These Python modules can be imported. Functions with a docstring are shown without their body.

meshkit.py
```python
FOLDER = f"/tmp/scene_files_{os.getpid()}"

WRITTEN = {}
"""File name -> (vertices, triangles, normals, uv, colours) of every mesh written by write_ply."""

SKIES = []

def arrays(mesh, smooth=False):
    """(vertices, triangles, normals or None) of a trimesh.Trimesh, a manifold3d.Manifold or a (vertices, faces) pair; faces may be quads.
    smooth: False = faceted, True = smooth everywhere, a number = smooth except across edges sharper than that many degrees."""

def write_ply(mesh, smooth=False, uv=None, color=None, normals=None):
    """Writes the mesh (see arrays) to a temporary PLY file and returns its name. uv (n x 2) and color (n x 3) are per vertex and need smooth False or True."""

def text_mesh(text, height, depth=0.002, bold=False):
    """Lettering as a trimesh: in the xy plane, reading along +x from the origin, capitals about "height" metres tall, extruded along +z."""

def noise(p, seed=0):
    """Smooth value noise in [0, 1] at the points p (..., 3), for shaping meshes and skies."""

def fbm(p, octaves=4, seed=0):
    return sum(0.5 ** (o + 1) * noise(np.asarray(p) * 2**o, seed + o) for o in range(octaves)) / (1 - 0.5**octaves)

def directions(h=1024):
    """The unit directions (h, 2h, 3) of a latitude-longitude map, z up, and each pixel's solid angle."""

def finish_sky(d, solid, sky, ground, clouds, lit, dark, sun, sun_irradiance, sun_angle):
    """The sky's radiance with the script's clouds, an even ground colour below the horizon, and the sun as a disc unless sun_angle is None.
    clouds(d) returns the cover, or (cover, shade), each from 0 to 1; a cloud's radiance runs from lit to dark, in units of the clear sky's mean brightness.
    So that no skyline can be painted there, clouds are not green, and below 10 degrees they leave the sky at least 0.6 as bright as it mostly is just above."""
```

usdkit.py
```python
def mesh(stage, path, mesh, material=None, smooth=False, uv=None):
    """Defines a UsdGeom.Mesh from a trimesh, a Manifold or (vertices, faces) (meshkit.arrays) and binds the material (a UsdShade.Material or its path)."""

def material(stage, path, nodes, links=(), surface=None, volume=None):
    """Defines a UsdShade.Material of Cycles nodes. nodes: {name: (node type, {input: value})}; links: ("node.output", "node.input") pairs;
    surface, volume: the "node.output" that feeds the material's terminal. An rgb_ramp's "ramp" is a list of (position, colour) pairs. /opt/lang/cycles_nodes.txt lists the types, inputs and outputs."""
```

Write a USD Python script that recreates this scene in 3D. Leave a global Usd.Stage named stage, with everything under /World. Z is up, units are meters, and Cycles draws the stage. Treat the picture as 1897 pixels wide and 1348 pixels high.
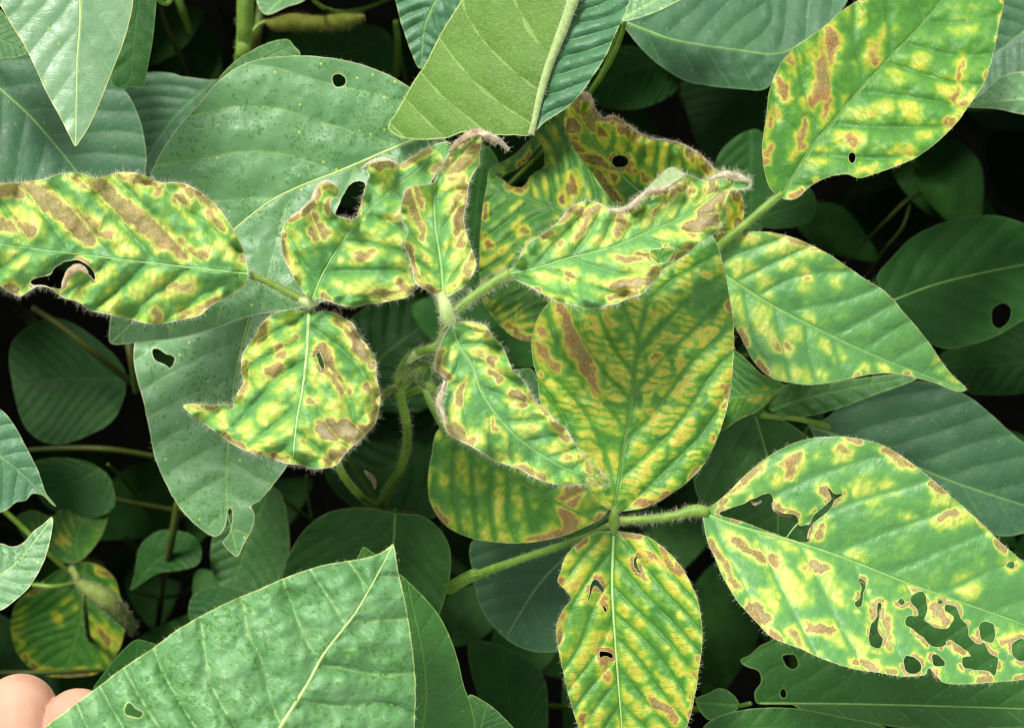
import math
import numpy as np
import shapely
from shapely.geometry import Polygon
from scipy.spatial import Delaunay, cKDTree
import trimesh
import manifold3d as m3
from pxr import Usd, UsdGeom, UsdLux, UsdShade, Sdf, Gf, Vt
import usdkit
from meshkit import fbm, noise

stage = Usd.Stage.CreateInMemory()
UsdGeom.SetStageUpAxis(stage, "Z")
UsdGeom.SetStageMetersPerUnit(stage, 1.0)
stage.SetDefaultPrim(UsdGeom.Xform.Define(stage, "/World").GetPrim())
UsdGeom.Scope.Define(stage, "/World/Looks")
rng = np.random.default_rng(7)

# ------------------------------------------------------------------ camera, sky, sun, exposure
TILT = math.radians(14)                      # the camera looks down, leaning a little forward
TOP = 0.75                                   # height of the canopy's top
DIST, HT = 0.56, 0.30                        # camera distance to the canopy, tangent of half the field of view
CAM = np.array([0.0, -DIST * math.sin(TILT), TOP + DIST * math.cos(TILT)])
cam = UsdGeom.Camera.Define(stage, "/World/camera")
cam.AddTranslateOp().Set(Gf.Vec3d(*CAM))
cam.AddRotateXOp().Set(math.degrees(TILT))
cam.CreateHorizontalApertureAttr(36.0)
cam.CreateFocalLengthAttr(18.0 / HT)
cam.CreateClippingRangeAttr(Gf.Vec2f(0.02, 500))
cam.CreateFStopAttr(18.0)
cam.CreateFocusDistanceAttr(DIST + 0.005)
EXPOSURE = 1.4
cam.CreateExposureAttr(EXPOSURE)

SUN_EL, SUN_AZ = math.radians(58), math.radians(-35)   # azimuth = atan2(x, y) of the direction towards the sun
sun_dir = np.array([math.sin(SUN_AZ) * math.cos(SUN_EL), math.cos(SUN_AZ) * math.cos(SUN_EL), math.sin(SUN_EL)])


def material(name, nodes, links, surface, volume=None):
    return usdkit.material(stage, f"/World/Looks/{name}", nodes, links, surface=surface, volume=volume)


class Graph:
    """Short way to write a node graph: g(kind, input=value or 'node.output') returns the node's name."""
    def __init__(self):
        self.nodes, self.links, self.k = {}, [], 0

    def __call__(self, kind, **inputs):
        self.k += 1
        name, vals = f"n{self.k}", {}
        for a, b in inputs.items():
            if isinstance(b, str) and "." in b and b.split(".")[0] in self.nodes:
                self.links.append((b, f"{name}.{a}"))
            else:
                vals[a] = b
        self.nodes[name] = (kind, vals)
        return name

    def math(self, op, a, b=0.0, c=0.0, clamp=False):
        return self("math", math_type=op, value1=a, value2=b, value3=c, use_clamp=clamp) + ".value"

    def step(self, v, lo, hi, a=0.0, b=1.0):
        return self("map_range", range_type="smoothstep", value=v, from_min=lo, from_max=hi, to_min=a, to_max=b, clamp=True) + ".result"

    def mix(self, f, a, b, kind="mix"):
        return self("mix", mix_type=kind, fac=f, color1=a, color2=b) + ".color"


g = Graph()
sky = g("sky_texture", sky_type="single_scattering", sun_disc=False, sun_elevation=SUN_EL, sun_rotation=SUN_AZ) + ".color"
bw = g("rgb_to_bw", color=sky) + ".val"
tc = g("texture_coordinate") + ".generated"
cn = g("noise_texture", vector=tc, scale=2.2, detail=4.0, roughness=0.55) + ".fac"
white = g("combine_color", color_type="rgb", r=g.math("multiply", bw, 1.42), g=g.math("multiply", bw, 1.42), b=g.math("multiply", bw, 1.36)) + ".color"
cover = g.step(cn, 0.25, 0.6, 0.68, 0.98)
bg = g("background_shader", strength=0.121, color=g.mix(cover, sky, white))
sky_mat = material("sky_look", g.nodes, g.links, bg + ".background")
dome = UsdLux.DomeLight.Define(stage, "/World/sky")
UsdShade.MaterialBindingAPI.Apply(dome.GetPrim()).Bind(sky_mat)
dome.GetPrim().SetCustomDataByKey("kind", "structure")
sun = UsdLux.DistantLight.Define(stage, "/World/sun")
sun.CreateNormalizeAttr(True) if hasattr(sun, "CreateNormalizeAttr") else None
sun.CreateIntensityAttr(0.54)
sun.CreateAngleAttr(15.0)
sun.CreateColorAttr(Gf.Vec3f(1.0, 0.965, 0.91))
sun.AddRotateZOp().Set(-math.degrees(SUN_AZ))
sun.AddRotateXOp().Set(-(90 - math.degrees(SUN_EL)))

# ------------------------------------------------------------------ measuring from the photograph (1897 x 1348 points)
W, H = 1897.0, 1348.0
R = np.array([[1, 0, 0], [0, math.cos(TILT), -math.sin(TILT)], [0, math.sin(TILT), math.cos(TILT)]])


def P(xy, z):
    """The point at height z that is seen at the photograph's point xy."""
    xy, z = np.atleast_2d(np.asarray(xy, float)), np.asarray(z, float)
    d = np.stack([(xy[:, 0] / W * 2 - 1) * HT, -(xy[:, 1] / H * 2 - 1) * HT * H / W, -np.ones(len(xy))], 1) @ R.T
    return CAM + d * ((z - CAM[2]) / d[:, 2])[:, None]


PX = 2 * HT * DIST / W                       # metres that one photograph point spans at the canopy's top


def deep(z):
    """Heights below the upper canopy, spread out: the deep leaves hang well down in the shade."""
    z = np.asarray(z, float)
    return np.where(z < .70, .70 - (.70 - z) * 1.9, z)


def pts(s):
    return np.array([[float(c) for c in p.split(",")] for p in s.split()])


def spline(p, step, closed):
    """Centripetal-like Catmull-Rom through the points, resampled about every `step`."""
    p = np.asarray(p, float)
    q = np.vstack([p[-1], p, p[:2]]) if closed else np.vstack([2 * p[0] - p[1], p, 2 * p[-1] - p[-2]])
    out = []
    for i in range(len(p) if closed else len(p) - 1):
        a, b, c, d = q[i:i + 4]
        n = max(1, int(np.ceil(np.linalg.norm((c - b)[:2]) / step)))
        la, lb, lc = (max(np.linalg.norm((v)[:2]), 1e-6) for v in (b - a, c - b, d - c))
        m1, m2 = (c - a) * lb / (la + lb), (d - b) * lb / (lb + lc)
        t = (np.arange(n) / n)[:, None]
        out.append((2 * t**3 - 3 * t**2 + 1) * b + (t**3 - 2 * t**2 + t) * m1 + (-2 * t**3 + 3 * t**2) * c + (t**3 - t**2) * m2)
    if not closed:
        out.append(p[-1:])
    return np.vstack(out)


# ------------------------------------------------------------------ prims
count = {}


def path_for(parent, name):
    base = f"{parent}/{name}"
    k = count.get(base, 0)
    count[base] = k + 1
    return base if k == 0 else f"{base}_{k:03d}"


def tag(prim, label=None, category=None, group=None, kind=None):
    for k, v in (("label", label), ("category", category), ("group", group), ("kind", kind)):
        if v:
            prim.SetCustomDataByKey(k, v)
    return prim


class Thing:
    def __init__(self, name, label, category, base, group=None):
        self.path, self.base = path_for("/World", name), np.asarray(base, float)
        x = UsdGeom.Xform.Define(stage, self.path)
        x.AddTranslateOp().Set(Gf.Vec3d(*map(float, self.base)))
        tag(x.GetPrim(), label, category, group)

    def mesh(self, name, v, f, mat, parent=None, smooth=True, uv=None, floats=None, label=None):
        p = path_for(parent or self.path, name)
        m = usdkit.mesh(stage, p, (np.asarray(v) - self.base, f), LOOK[mat], smooth=smooth, uv=uv)
        for k, a in (floats or {}).items():
            UsdGeom.PrimvarsAPI(m).CreatePrimvar(k, Sdf.ValueTypeNames.FloatArray, "vertex").Set(Vt.FloatArray.FromNumpy(np.asarray(a, np.float32)))
        tag(m.GetPrim(), label)
        return p

    def hairs(self, name, strands, width, mat, parent=None):
        p = path_for(parent or self.path, name)
        c = UsdGeom.BasisCurves.Define(stage, p)
        n = strands.shape[1]
        c.CreateTypeAttr("linear")
        c.CreatePointsAttr(Vt.Vec3fArray.FromNumpy((strands.reshape(-1, 3) - self.base).astype(np.float32)))
        c.CreateCurveVertexCountsAttr(Vt.IntArray.FromNumpy(np.full(len(strands), n, np.int32)))
        c.CreateWidthsAttr(Vt.FloatArray.FromNumpy(np.tile(np.linspace(width, width * 0.35, n), len(strands)).astype(np.float32)))
        c.SetWidthsInterpolation("vertex")
        UsdShade.MaterialBindingAPI.Apply(c.GetPrim()).Bind(LOOK[mat])
        tag(c.GetPrim(), kind="stuff")
        return p


# ------------------------------------------------------------------ materials
LOOK = {}
DISEASE = [(0.0, (.042, .160, .018)), (.12, (.065, .205, .020)), (.28, (.14, .285, .024)), (.41, (.27, .365, .03)), (.50, (.45, .42, .045)), (.575, (.43, .33, .055)),
           (.66, (.36, .235, .07)), (.77, (.285, .195, .07)), (.88, (.27, .20, .095)), (1.0, (.34, .28, .17))]
DISEASE_SHADED = [(0.0, (.025, .105, .010)), (.12, (.040, .135, .012)), (.25, (.09, .19, .012)), (.38, (.22, .28, .014)), (.50, (.38, .33, .02)), (.58, (.28, .19, .02)),
                (.65, (.14, .09, .02)), (.76, (.085, .06, .016)), (.88, (.11, .08, .03)), (1.0, (.22, .17, .09))]  # darker brown dead tissue, and shade put into the whole palette
DISEASE_PALE = [(0.0, (.068, .210, .055)), (.14, (.095, .255, .055)), (.30, (.18, .335, .052)), (.43, (.33, .44, .065)), (.51, (.53, .53, .12)), (.58, (.46, .41, .11)),
                (.67, (.37, .295, .10)), (.78, (.285, .225, .085)), (.88, (.30, .245, .12)), (1.0, (.37, .32, .20))]


def leaf_look(name, deep=(.045, .12, .04), light=(.07, .17, .06), vein=(.13, .25, .06), vein_amt=.6, rim=(.35, .40, .20), rim_w=2.5, rough=.45, spec=.5,
              trans=(.10, .22, .02), trans_amt=.18, disease=None, red=.5, tert=.4, ribs=.55, lat_amt=.7, net_amt=.12, speck=0.0, speck_col=(.045, .15, .022), speck_scale=950.0, dots=0.0, bump=.5, quilt=180.0, fuzz=0.0, sheen=0.0, dust=0.0):
    g = Graph()
    pos = g("geometry") + ".position"
    uv = g("separate_xyz", vector=g("uvmap", attribute="st") + ".UV")
    v, q = uv + ".x", uv + ".y"
    along = g("attribute", attribute="along") + ".fac"
    rimd = g("attribute", attribute="rim") + ".fac"
    n1 = g("noise_texture", vector=pos, scale=45.0, detail=3.0) + ".fac"
    n2 = g("noise_texture", vector=pos, scale=420.0, detail=3.0, roughness=.6) + ".fac"
    n3 = g("noise_texture", vector=pos, scale=1500.0, detail=2.0, roughness=.6) + ".fac"
    fr = g.math("fraction", q)
    d = g.math("subtract", .5, g.math("absolute", g.math("subtract", fr, .5)))
    wob = g.math("add", d, g.math("multiply", g.math("subtract", n2, .5), .05))
    wob = g.math("add", wob, g.math("multiply", g.math("subtract", g("noise_texture", vector=pos, scale=150.0, detail=2.0) + ".fac", .5), .16))
    lat = g.step(wob, .006, .036, 1.0, 0.0)
    lat_wide = g.step(wob, .0, .16, 1.0, 0.0)
    av = g.math("absolute", v)
    mid_w = g.math("multiply_add", along, -.030, .044)
    mid = g.step(g.math("divide", av, mid_w), .5, 1.3, 1.0, 0.0)
    n4 = g("noise_texture", vector=pos, scale=190.0, detail=3.0, roughness=.6) + ".fac"
    n5 = g("noise_texture", vector=pos, scale=110.0, detail=2.0) + ".fac"
    tq = g.math("multiply_add", n4, 1.8, g.math("multiply", along, 34.0))
    td = g.math("absolute", g.math("subtract", g.math("fraction", tq), .5))
    tl = g.math("multiply", g.step(td, .0, .13, 1.0, 0.0), g.step(n5, .35, .6))
    vor = g("voronoi_texture", vector=pos, feature="distance_to_edge", scale=quilt) + ".distance"
    net = g.step(vor, .0, .22, 1.0, 0.0)
    if disease:
        les = g("attribute", attribute="lesion") + ".fac"
        f = g.math("add", les, g.math("multiply", g.math("subtract", n2, .5), g.step(les, .08, .4, .12, .30)))
        f = g.math("add", f, g.math("multiply", g.math("subtract", n3, .5), g.step(les, .3, .8, .05, .34)))
        f = g.math("add", f, g.math("multiply", g.math("subtract", n4, .5), g.step(les, .04, .35, .14, .26)))
        col = g("rgb_ramp", ramp=disease, fac=f) + ".color"
        col = g.mix(g.math("multiply", net, g.step(les, .2, .6, .0, .28)), col, (.10, .22, .03))
        dead = g.step(f, .60, .74)
        col = g.mix(g.math("multiply", dead, g.step(n5, .42, .62, 0.0, red)), col, (.30, .135, .05))
        col = g.mix(g.math("multiply", dead, g.step(n1, .60, .38, 0.0, .45)), col, (.15, .11, .035))
        col = g.mix(g.math("multiply", dead, g.step(n3, .50, .66, 0.0, .4)), col, (.15, .10, .035))
        col = g.mix(g.math("multiply", dead, g.step(n3, .48, .34, 0.0, .5)), col, (.40, .33, .18))
        col = g.mix(g.math("multiply", tl, g.math("multiply", tert, g.step(f, .62, .75, 1.0, .1))), col, (.075, .215, .04))
        col = g.mix(g.math("multiply", lat, g.step(les, .45, .8, .45, .08)), col, (.075, .215, .045))
        col = g.mix(g.math("multiply", mid, vein_amt), col, vein)
        lesion_mask = g.step(f, .55, .72)
    else:
        col = g.mix(g.step(n1, .32, .68), deep, light)
        col = g.mix(g.math("multiply", g.step(n2, .3, .7), .35), col, light)
        col = g.mix(g.math("multiply", lat, vein_amt * lat_amt), col, vein)
        col = g.mix(g.math("multiply", mid, vein_amt), col, vein)
        col = g.mix(g.math("multiply", tl, vein_amt * .22), col, vein)
        lesion_mask = None
    if speck:
        cl = g("noise_texture", vector=pos, scale=60.0, detail=2.0) + ".fac"
        fine = g("noise_texture", vector=pos, scale=speck_scale, detail=3.0, roughness=.6) + ".fac"
        s = g.math("multiply", g.step(fine, .555, .60), g.step(cl, .46, .56))
        s2 = g("noise_texture", vector=pos, scale=430.0, detail=1.0) + ".fac"
        s = g.math("maximum", s, g.math("multiply", g.step(s2, .655, .69), .9))
        col = g.mix(g.math("multiply", s, speck), col, speck_col)
        speck_mask = g.math("multiply", s, speck)
    else:
        speck_mask = None
    if dots:
        dv = g("voronoi_texture", vector=pos, scale=240.0, feature="f1")
        rr = g("separate_color", color=dv + ".color") + ".r"
        dm = g.math("multiply", g.step(dv + ".distance", .07, .16, 1.0, 0.0), g.step(rr, .62, .66))
        col = g.mix(g.math("multiply", dm, dots), col, (.42, .50, .08))
    if fuzz:
        fz = g("noise_texture", vector=g("vector_math", math_type="multiply", vector1=pos, vector2=(700.0, 2600.0, 1500.0)) + ".vector", scale=1.0, detail=2.0) + ".fac"
        col = g.mix(g.math("multiply", g.step(fz, .45, .65), fuzz), col, (.34, .42, .20))
    if dust:
        du = g("noise_texture", vector=pos, scale=900.0, detail=2.0) + ".fac"
        col = g.mix(g.math("multiply", g.step(du, .68, .74), dust), col, (.5, .55, .45))
    rim_n = g.math("multiply_add", n2, rim_w * 1.2, rim_w * .4)
    rm = g.step(g.math("divide", rimd, rim_n), .3, 1.2, 1.0, 0.0)
    col = g.mix(g.math("multiply", rm, .85), col, rim)
    # relief: veins as grooves, tissue puffed up between them
    h = g.math("multiply_add", lat_wide, -ribs, g.math("multiply", net, -net_amt))
    h = g.math("multiply_add", n2, .55, h)
    h = g.math("multiply_add", tl, -.18, h)
    h = g.math("multiply_add", n3, .16, h)
    h = g.math("multiply_add", mid, -.5, h)
    nb = g("bump", height=h, strength=bump, distance=.0011) + ".normal"
    rr = g.step(n2, .3, .7, rough - .06, rough + .08)
    if speck_mask:
        rr = g.math("add", rr, g.math("multiply", speck_mask, .3))
    sp = spec
    if lesion_mask:
        rr = g.math("add", rr, g.math("multiply", lesion_mask, .3))
        sp = g.step(lesion_mask, 0.0, 1.0, spec, spec * .45)
    bs = g("principled_bsdf", base_color=col, roughness=rr, specular_ior_level=sp, normal=nb, sheen_weight=sheen, sheen_roughness=.5, sheen_tint=(.9, 1.0, .9))
    tcol = g.mix(.55, col, trans) if not disease else g.mix(.25, col, trans)
    tr = g("translucent_bsdf", color=tcol, normal=nb)
    mx = g("mix_closure", fac=trans_amt, closure1=bs + ".BSDF", closure2=tr + ".BSDF")
    LOOK[name] = material("leaf_" + name, g.nodes, g.links, mx + ".closure")


leaf_look("blue", deep=(.078, .205, .074), light=(.110, .25, .098), vein=(.22, .38, .11), vein_amt=.7, rough=.46, spec=.5, speck=.85, dots=.9, bump=.28, ribs=.16)
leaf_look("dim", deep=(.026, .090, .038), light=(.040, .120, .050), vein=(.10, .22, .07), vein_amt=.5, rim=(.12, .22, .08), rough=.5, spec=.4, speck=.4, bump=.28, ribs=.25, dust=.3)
leaf_look("pale", deep=(.115, .235, .112), light=(.15, .275, .14), vein=(.25, .40, .14), vein_amt=.5, rim=(.40, .40, .12), rough=.42, spec=.6, speck=.35, dots=.5, bump=.2, ribs=.2)
leaf_look("silver", speck_col=(.05, .18, .02), speck_scale=620.0, deep=(.080, .215, .070), light=(.115, .26, .098), vein=(.33, .48, .14), vein_amt=.85, rim=(.42, .50, .16), rough=.48, spec=.45, speck=.95, dots=.35, bump=.65, quilt=120.0, ribs=.5, lat_amt=.35)
leaf_look("green", deep=(.018, .085, .010), light=(.030, .115, .018), vein=(.07, .19, .03), rim=(.14, .24, .06), rough=.5, spec=.32, speck=.4, bump=.4, dust=.2, ribs=.25)
leaf_look("quilted", deep=(.036, .125, .052), light=(.056, .165, .075), vein=(.16, .32, .12), rim=(.22, .32, .12), rough=.45, spec=.45, speck=.4, bump=.6, ribs=.3, quilt=130.0)
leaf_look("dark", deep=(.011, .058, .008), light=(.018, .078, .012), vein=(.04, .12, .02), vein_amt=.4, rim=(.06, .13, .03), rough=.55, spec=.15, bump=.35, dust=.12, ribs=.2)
leaf_look("under", deep=(.060, .140, .014), light=(.082, .175, .022), vein=(.24, .36, .10), vein_amt=.7, rim=(.34, .42, .15), rough=.65, spec=.25, bump=.3, trans=(.3, .5, .05), trans_amt=.2, fuzz=.2, ribs=.2)
leaf_look("sick", disease=DISEASE, vein=(.14, .31, .07), vein_amt=.65, rim=(.34, .37, .12), rim_w=1.5, rough=.47, spec=.38, red=.8, ribs=.35, trans=(.35, .42, .02), trans_amt=.2, bump=.5)
leaf_look("sick_pale", disease=DISEASE_PALE, vein=(.17, .35, .09), vein_amt=.65, rim=(.36, .38, .14), rim_w=1.5, rough=.47, spec=.42, red=.35, trans=(.35, .42, .02), trans_amt=.2, bump=.45, ribs=.3, tert=.25)
leaf_look("sick_shaded", disease=DISEASE_SHADED, vein=(.08, .2, .03), vein_amt=.5, rim=(.22, .22, .06), rim_w=1.5, rough=.5, spec=.28, red=.25, trans=(.35, .40, .02), trans_amt=.15, bump=.45, ribs=.3, tert=.3)  # shaded copy of the sick look, its shade is in the colours
leaf_look("hairy", disease=DISEASE_PALE, vein=(.17, .35, .09), vein_amt=.6, ribs=.35, rim=(.48, .44, .30), rim_w=1.9, rough=.5, spec=.42, red=.18, tert=.25, trans=(.35, .42, .02), trans_amt=.16, bump=.45)


def plain_look(name, a, b, rough=.6, scale=300.0, spec=.3, bump=.4, trans=None, sheen=0.0):
    g = Graph()
    pos = g("geometry") + ".position"
    n = g("noise_texture", vector=pos, scale=scale, detail=4.0, roughness=.6) + ".fac"
    nb = g("bump", height=n, strength=bump, distance=.0008) + ".normal"
    col = g.mix(g.step(n, .35, .65), a, b)
    bs = g("principled_bsdf", base_color=col, roughness=rough, specular_ior_level=spec, normal=nb, sheen_weight=sheen)
    out = bs + ".BSDF"
    if trans:
        out = g("mix_closure", fac=trans, closure1=out, closure2=g("translucent_bsdf", color=col) + ".BSDF") + ".closure"
    LOOK[name] = material(name + "_look", g.nodes, g.links, out)


plain_look("stem", (.085, .165, .016), (.135, .23, .03), rough=.5, scale=200)
plain_look("stem_pale", (.24, .35, .10), (.33, .41, .17), rough=.6, scale=350)
plain_look("stem_dark", (.065, .14, .012), (.10, .18, .02), rough=.55, scale=120)
plain_look("stem_brown", (.055, .060, .008), (.045, .085, .010), rough=.6, scale=90)
plain_look("rib", (.15, .29, .075), (.20, .35, .10), rough=.5)
plain_look("rib_pale", (.28, .42, .13), (.34, .46, .17), rough=.5)
plain_look("rib_under", (.20, .29, .085), (.27, .35, .13), rough=.7, scale=500, sheen=.4)
plain_look("dry", (.20, .145, .08), (.36, .28, .17), rough=.8, scale=350, bump=.9, trans=.12)
plain_look("dry_pale", (.30, .25, .16), (.50, .44, .32), rough=.8, scale=450, bump=.8, trans=.12)
plain_look("dry_brown", (.16, .10, .045), (.24, .16, .075), rough=.75, scale=300, bump=.9, trans=.1)
plain_look("underleaf", (.20, .30, .12), (.30, .37, .19), rough=.7, scale=500, trans=.15)
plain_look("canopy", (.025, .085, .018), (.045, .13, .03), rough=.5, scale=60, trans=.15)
plain_look("undergrowth_and_blockers", (.018, .075, .012), (.035, .12, .02), rough=.6, scale=60, spec=.15)
plain_look("hair", (.48, .46, .33), (.58, .55, .43), rough=.6, bump=0.0, trans=.3)
plain_look("hair_tan", (.22, .20, .06), (.30, .26, .10), rough=.6, bump=0.0, trans=.3)
plain_look("pod", (.060, .075, .008), (.095, .105, .016), rough=.8, scale=250, spec=.1)
plain_look("pod_pale", (.10, .15, .03), (.16, .20, .055), rough=.8, scale=250, spec=.1)
plain_look("soil", (.010, .009, .006), (.020, .017, .011), rough=.9, scale=60, bump=1.0)

g = Graph()
pos = g("geometry") + ".position"
n = g("noise_texture", vector=pos, scale=90.0, detail=3.0) + ".fac"
nf = g("noise_texture", vector=pos, scale=900.0, detail=3.0) + ".fac"
vo = g("voronoi_texture", vector=pos, scale=900.0, feature="distance_to_edge") + ".distance"
col = g.mix(g.step(n, .3, .7), (.36, .19, .125), (.42, .24, .165))
nb = g("bump", height=g.math("add", nf, g.step(vo, 0, .1, 0, .5)), strength=.22, distance=.0006) + ".normal"
sk = g("principled_bsdf", base_color=col, roughness=.6, specular_ior_level=.25, subsurface_weight=.06, subsurface_scale=.004, subsurface_radius=(1.0, .35, .2), normal=nb)
LOOK["skin"] = material("skin_look", g.nodes, g.links, sk + ".BSDF")
plain_look("nail", (.70, .48, .40), (.74, .53, .45), rough=.3, bump=.05)


# ------------------------------------------------------------------ builders
def tube(p, r, sides=9):
    """Tube through the world points p (n, 3) with radii r (n)."""
    p, r = np.asarray(p, float), np.broadcast_to(np.asarray(r, float), len(p))
    t = np.gradient(p, axis=0)
    t /= np.maximum(np.linalg.norm(t, axis=1, keepdims=True), 1e-12)
    up = np.array([0.0, 0, 1]) if abs(t[:, 2]).mean() < .8 else np.array([1.0, 0, 0])
    a = np.cross(t, up)
    a /= np.maximum(np.linalg.norm(a, axis=1, keepdims=True), 1e-9)
    b = np.cross(t, a)
    th = np.arange(sides) / sides * 2 * np.pi
    v = (p[:, None] + r[:, None, None] * (np.cos(th)[None, :, None] * a[:, None] + np.sin(th)[None, :, None] * b[:, None])).reshape(-1, 3)
    f = []
    for i in range(len(p) - 1):
        for k in range(sides):
            k2 = (k + 1) % sides
            f += [[i * sides + k, (i + 1) * sides + k, (i + 1) * sides + k2], [i * sides + k, (i + 1) * sides + k2, i * sides + k2]]
    n = len(v)
    v = np.vstack([v, p[:1], p[-1:]])
    e = (len(p) - 1) * sides
    for k in range(sides):
        f += [[n, k, (k + 1) % sides], [n + 1, e + (k + 1) % sides, e + k]]
    return v, np.array(f)[:, ::-1]


def stem(thing, name, s, z, r, mat, hairs=0, hair_len=9, parent=None, sides=9, hair_mat="hair", lumps=0.0, label=None):
    """A stalk along the photograph's points s, with heights z and radii r (photograph points) at those points."""
    p, z = pts(s), deep(z)
    z = np.interp(np.linspace(0, 1, len(p)), np.linspace(0, 1, len(z)), z) if np.ndim(z) else np.full(len(p), z)
    r = np.interp(np.linspace(0, 1, len(p)), np.linspace(0, 1, len(r)), r) if np.ndim(r) else np.full(len(p), r)
    q = spline(np.column_stack([p, z, r]), 8, False)
    w, rad = P(q[:, :2], q[:, 2]), np.maximum(q[:, 3], .5) * PX
    if lumps:
        rad = rad * (1 + lumps * (fbm(q[:, :3] / 22.0, 2, 5) - .5))
    v, f = tube(w, rad, sides)
    path = thing.mesh(name, v, f, mat, parent=parent, label=label)
    if hairs:
        n = int(1.5 * hairs * len(w))
        i = rng.integers(0, len(w) - 1, n)
        t = rng.random(n)[:, None]
        c = w[i] * (1 - t) + w[i + 1] * t
        d = rng.normal(size=(n, 3))
        ax = w[i + 1] - w[i]
        ax /= np.linalg.norm(ax, axis=1, keepdims=True)
        d -= (d * ax).sum(1, keepdims=True) * ax * .8
        d /= np.linalg.norm(d, axis=1, keepdims=True)
        ln = (hair_len * PX * (.25 + .75 * rng.random(n)))[:, None]
        root = c + d * rad[i][:, None] * .95
        st = np.stack([root, root + d * ln * .5 + rng.normal(size=(n, 3)) * ln * .08, root + d * ln + rng.normal(size=(n, 3)) * ln * .18], 1)
        thing.hairs("hair", st, .000065, hair_mat, parent=path)
    return path


PEAK = {"y": .50, "o": .59, "b": .82, "t": 1.0}


def parse_les(s):
    """'b x,y x,y r' or 'b x,y r [halo]': one spot or streak of disease."""
    out = []
    for e in s.split(";"):
        e = e.split()
        if not e:
            continue
        c = [np.array([float(k) for k in w.split(",")]) for w in e[1:] if "," in w]
        r = [float(w) for w in e[1:] if "," not in w]
        out.append((e[0], c[0], c[-1], r[0], r[1] if len(r) > 1 else None))
    return out


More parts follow.
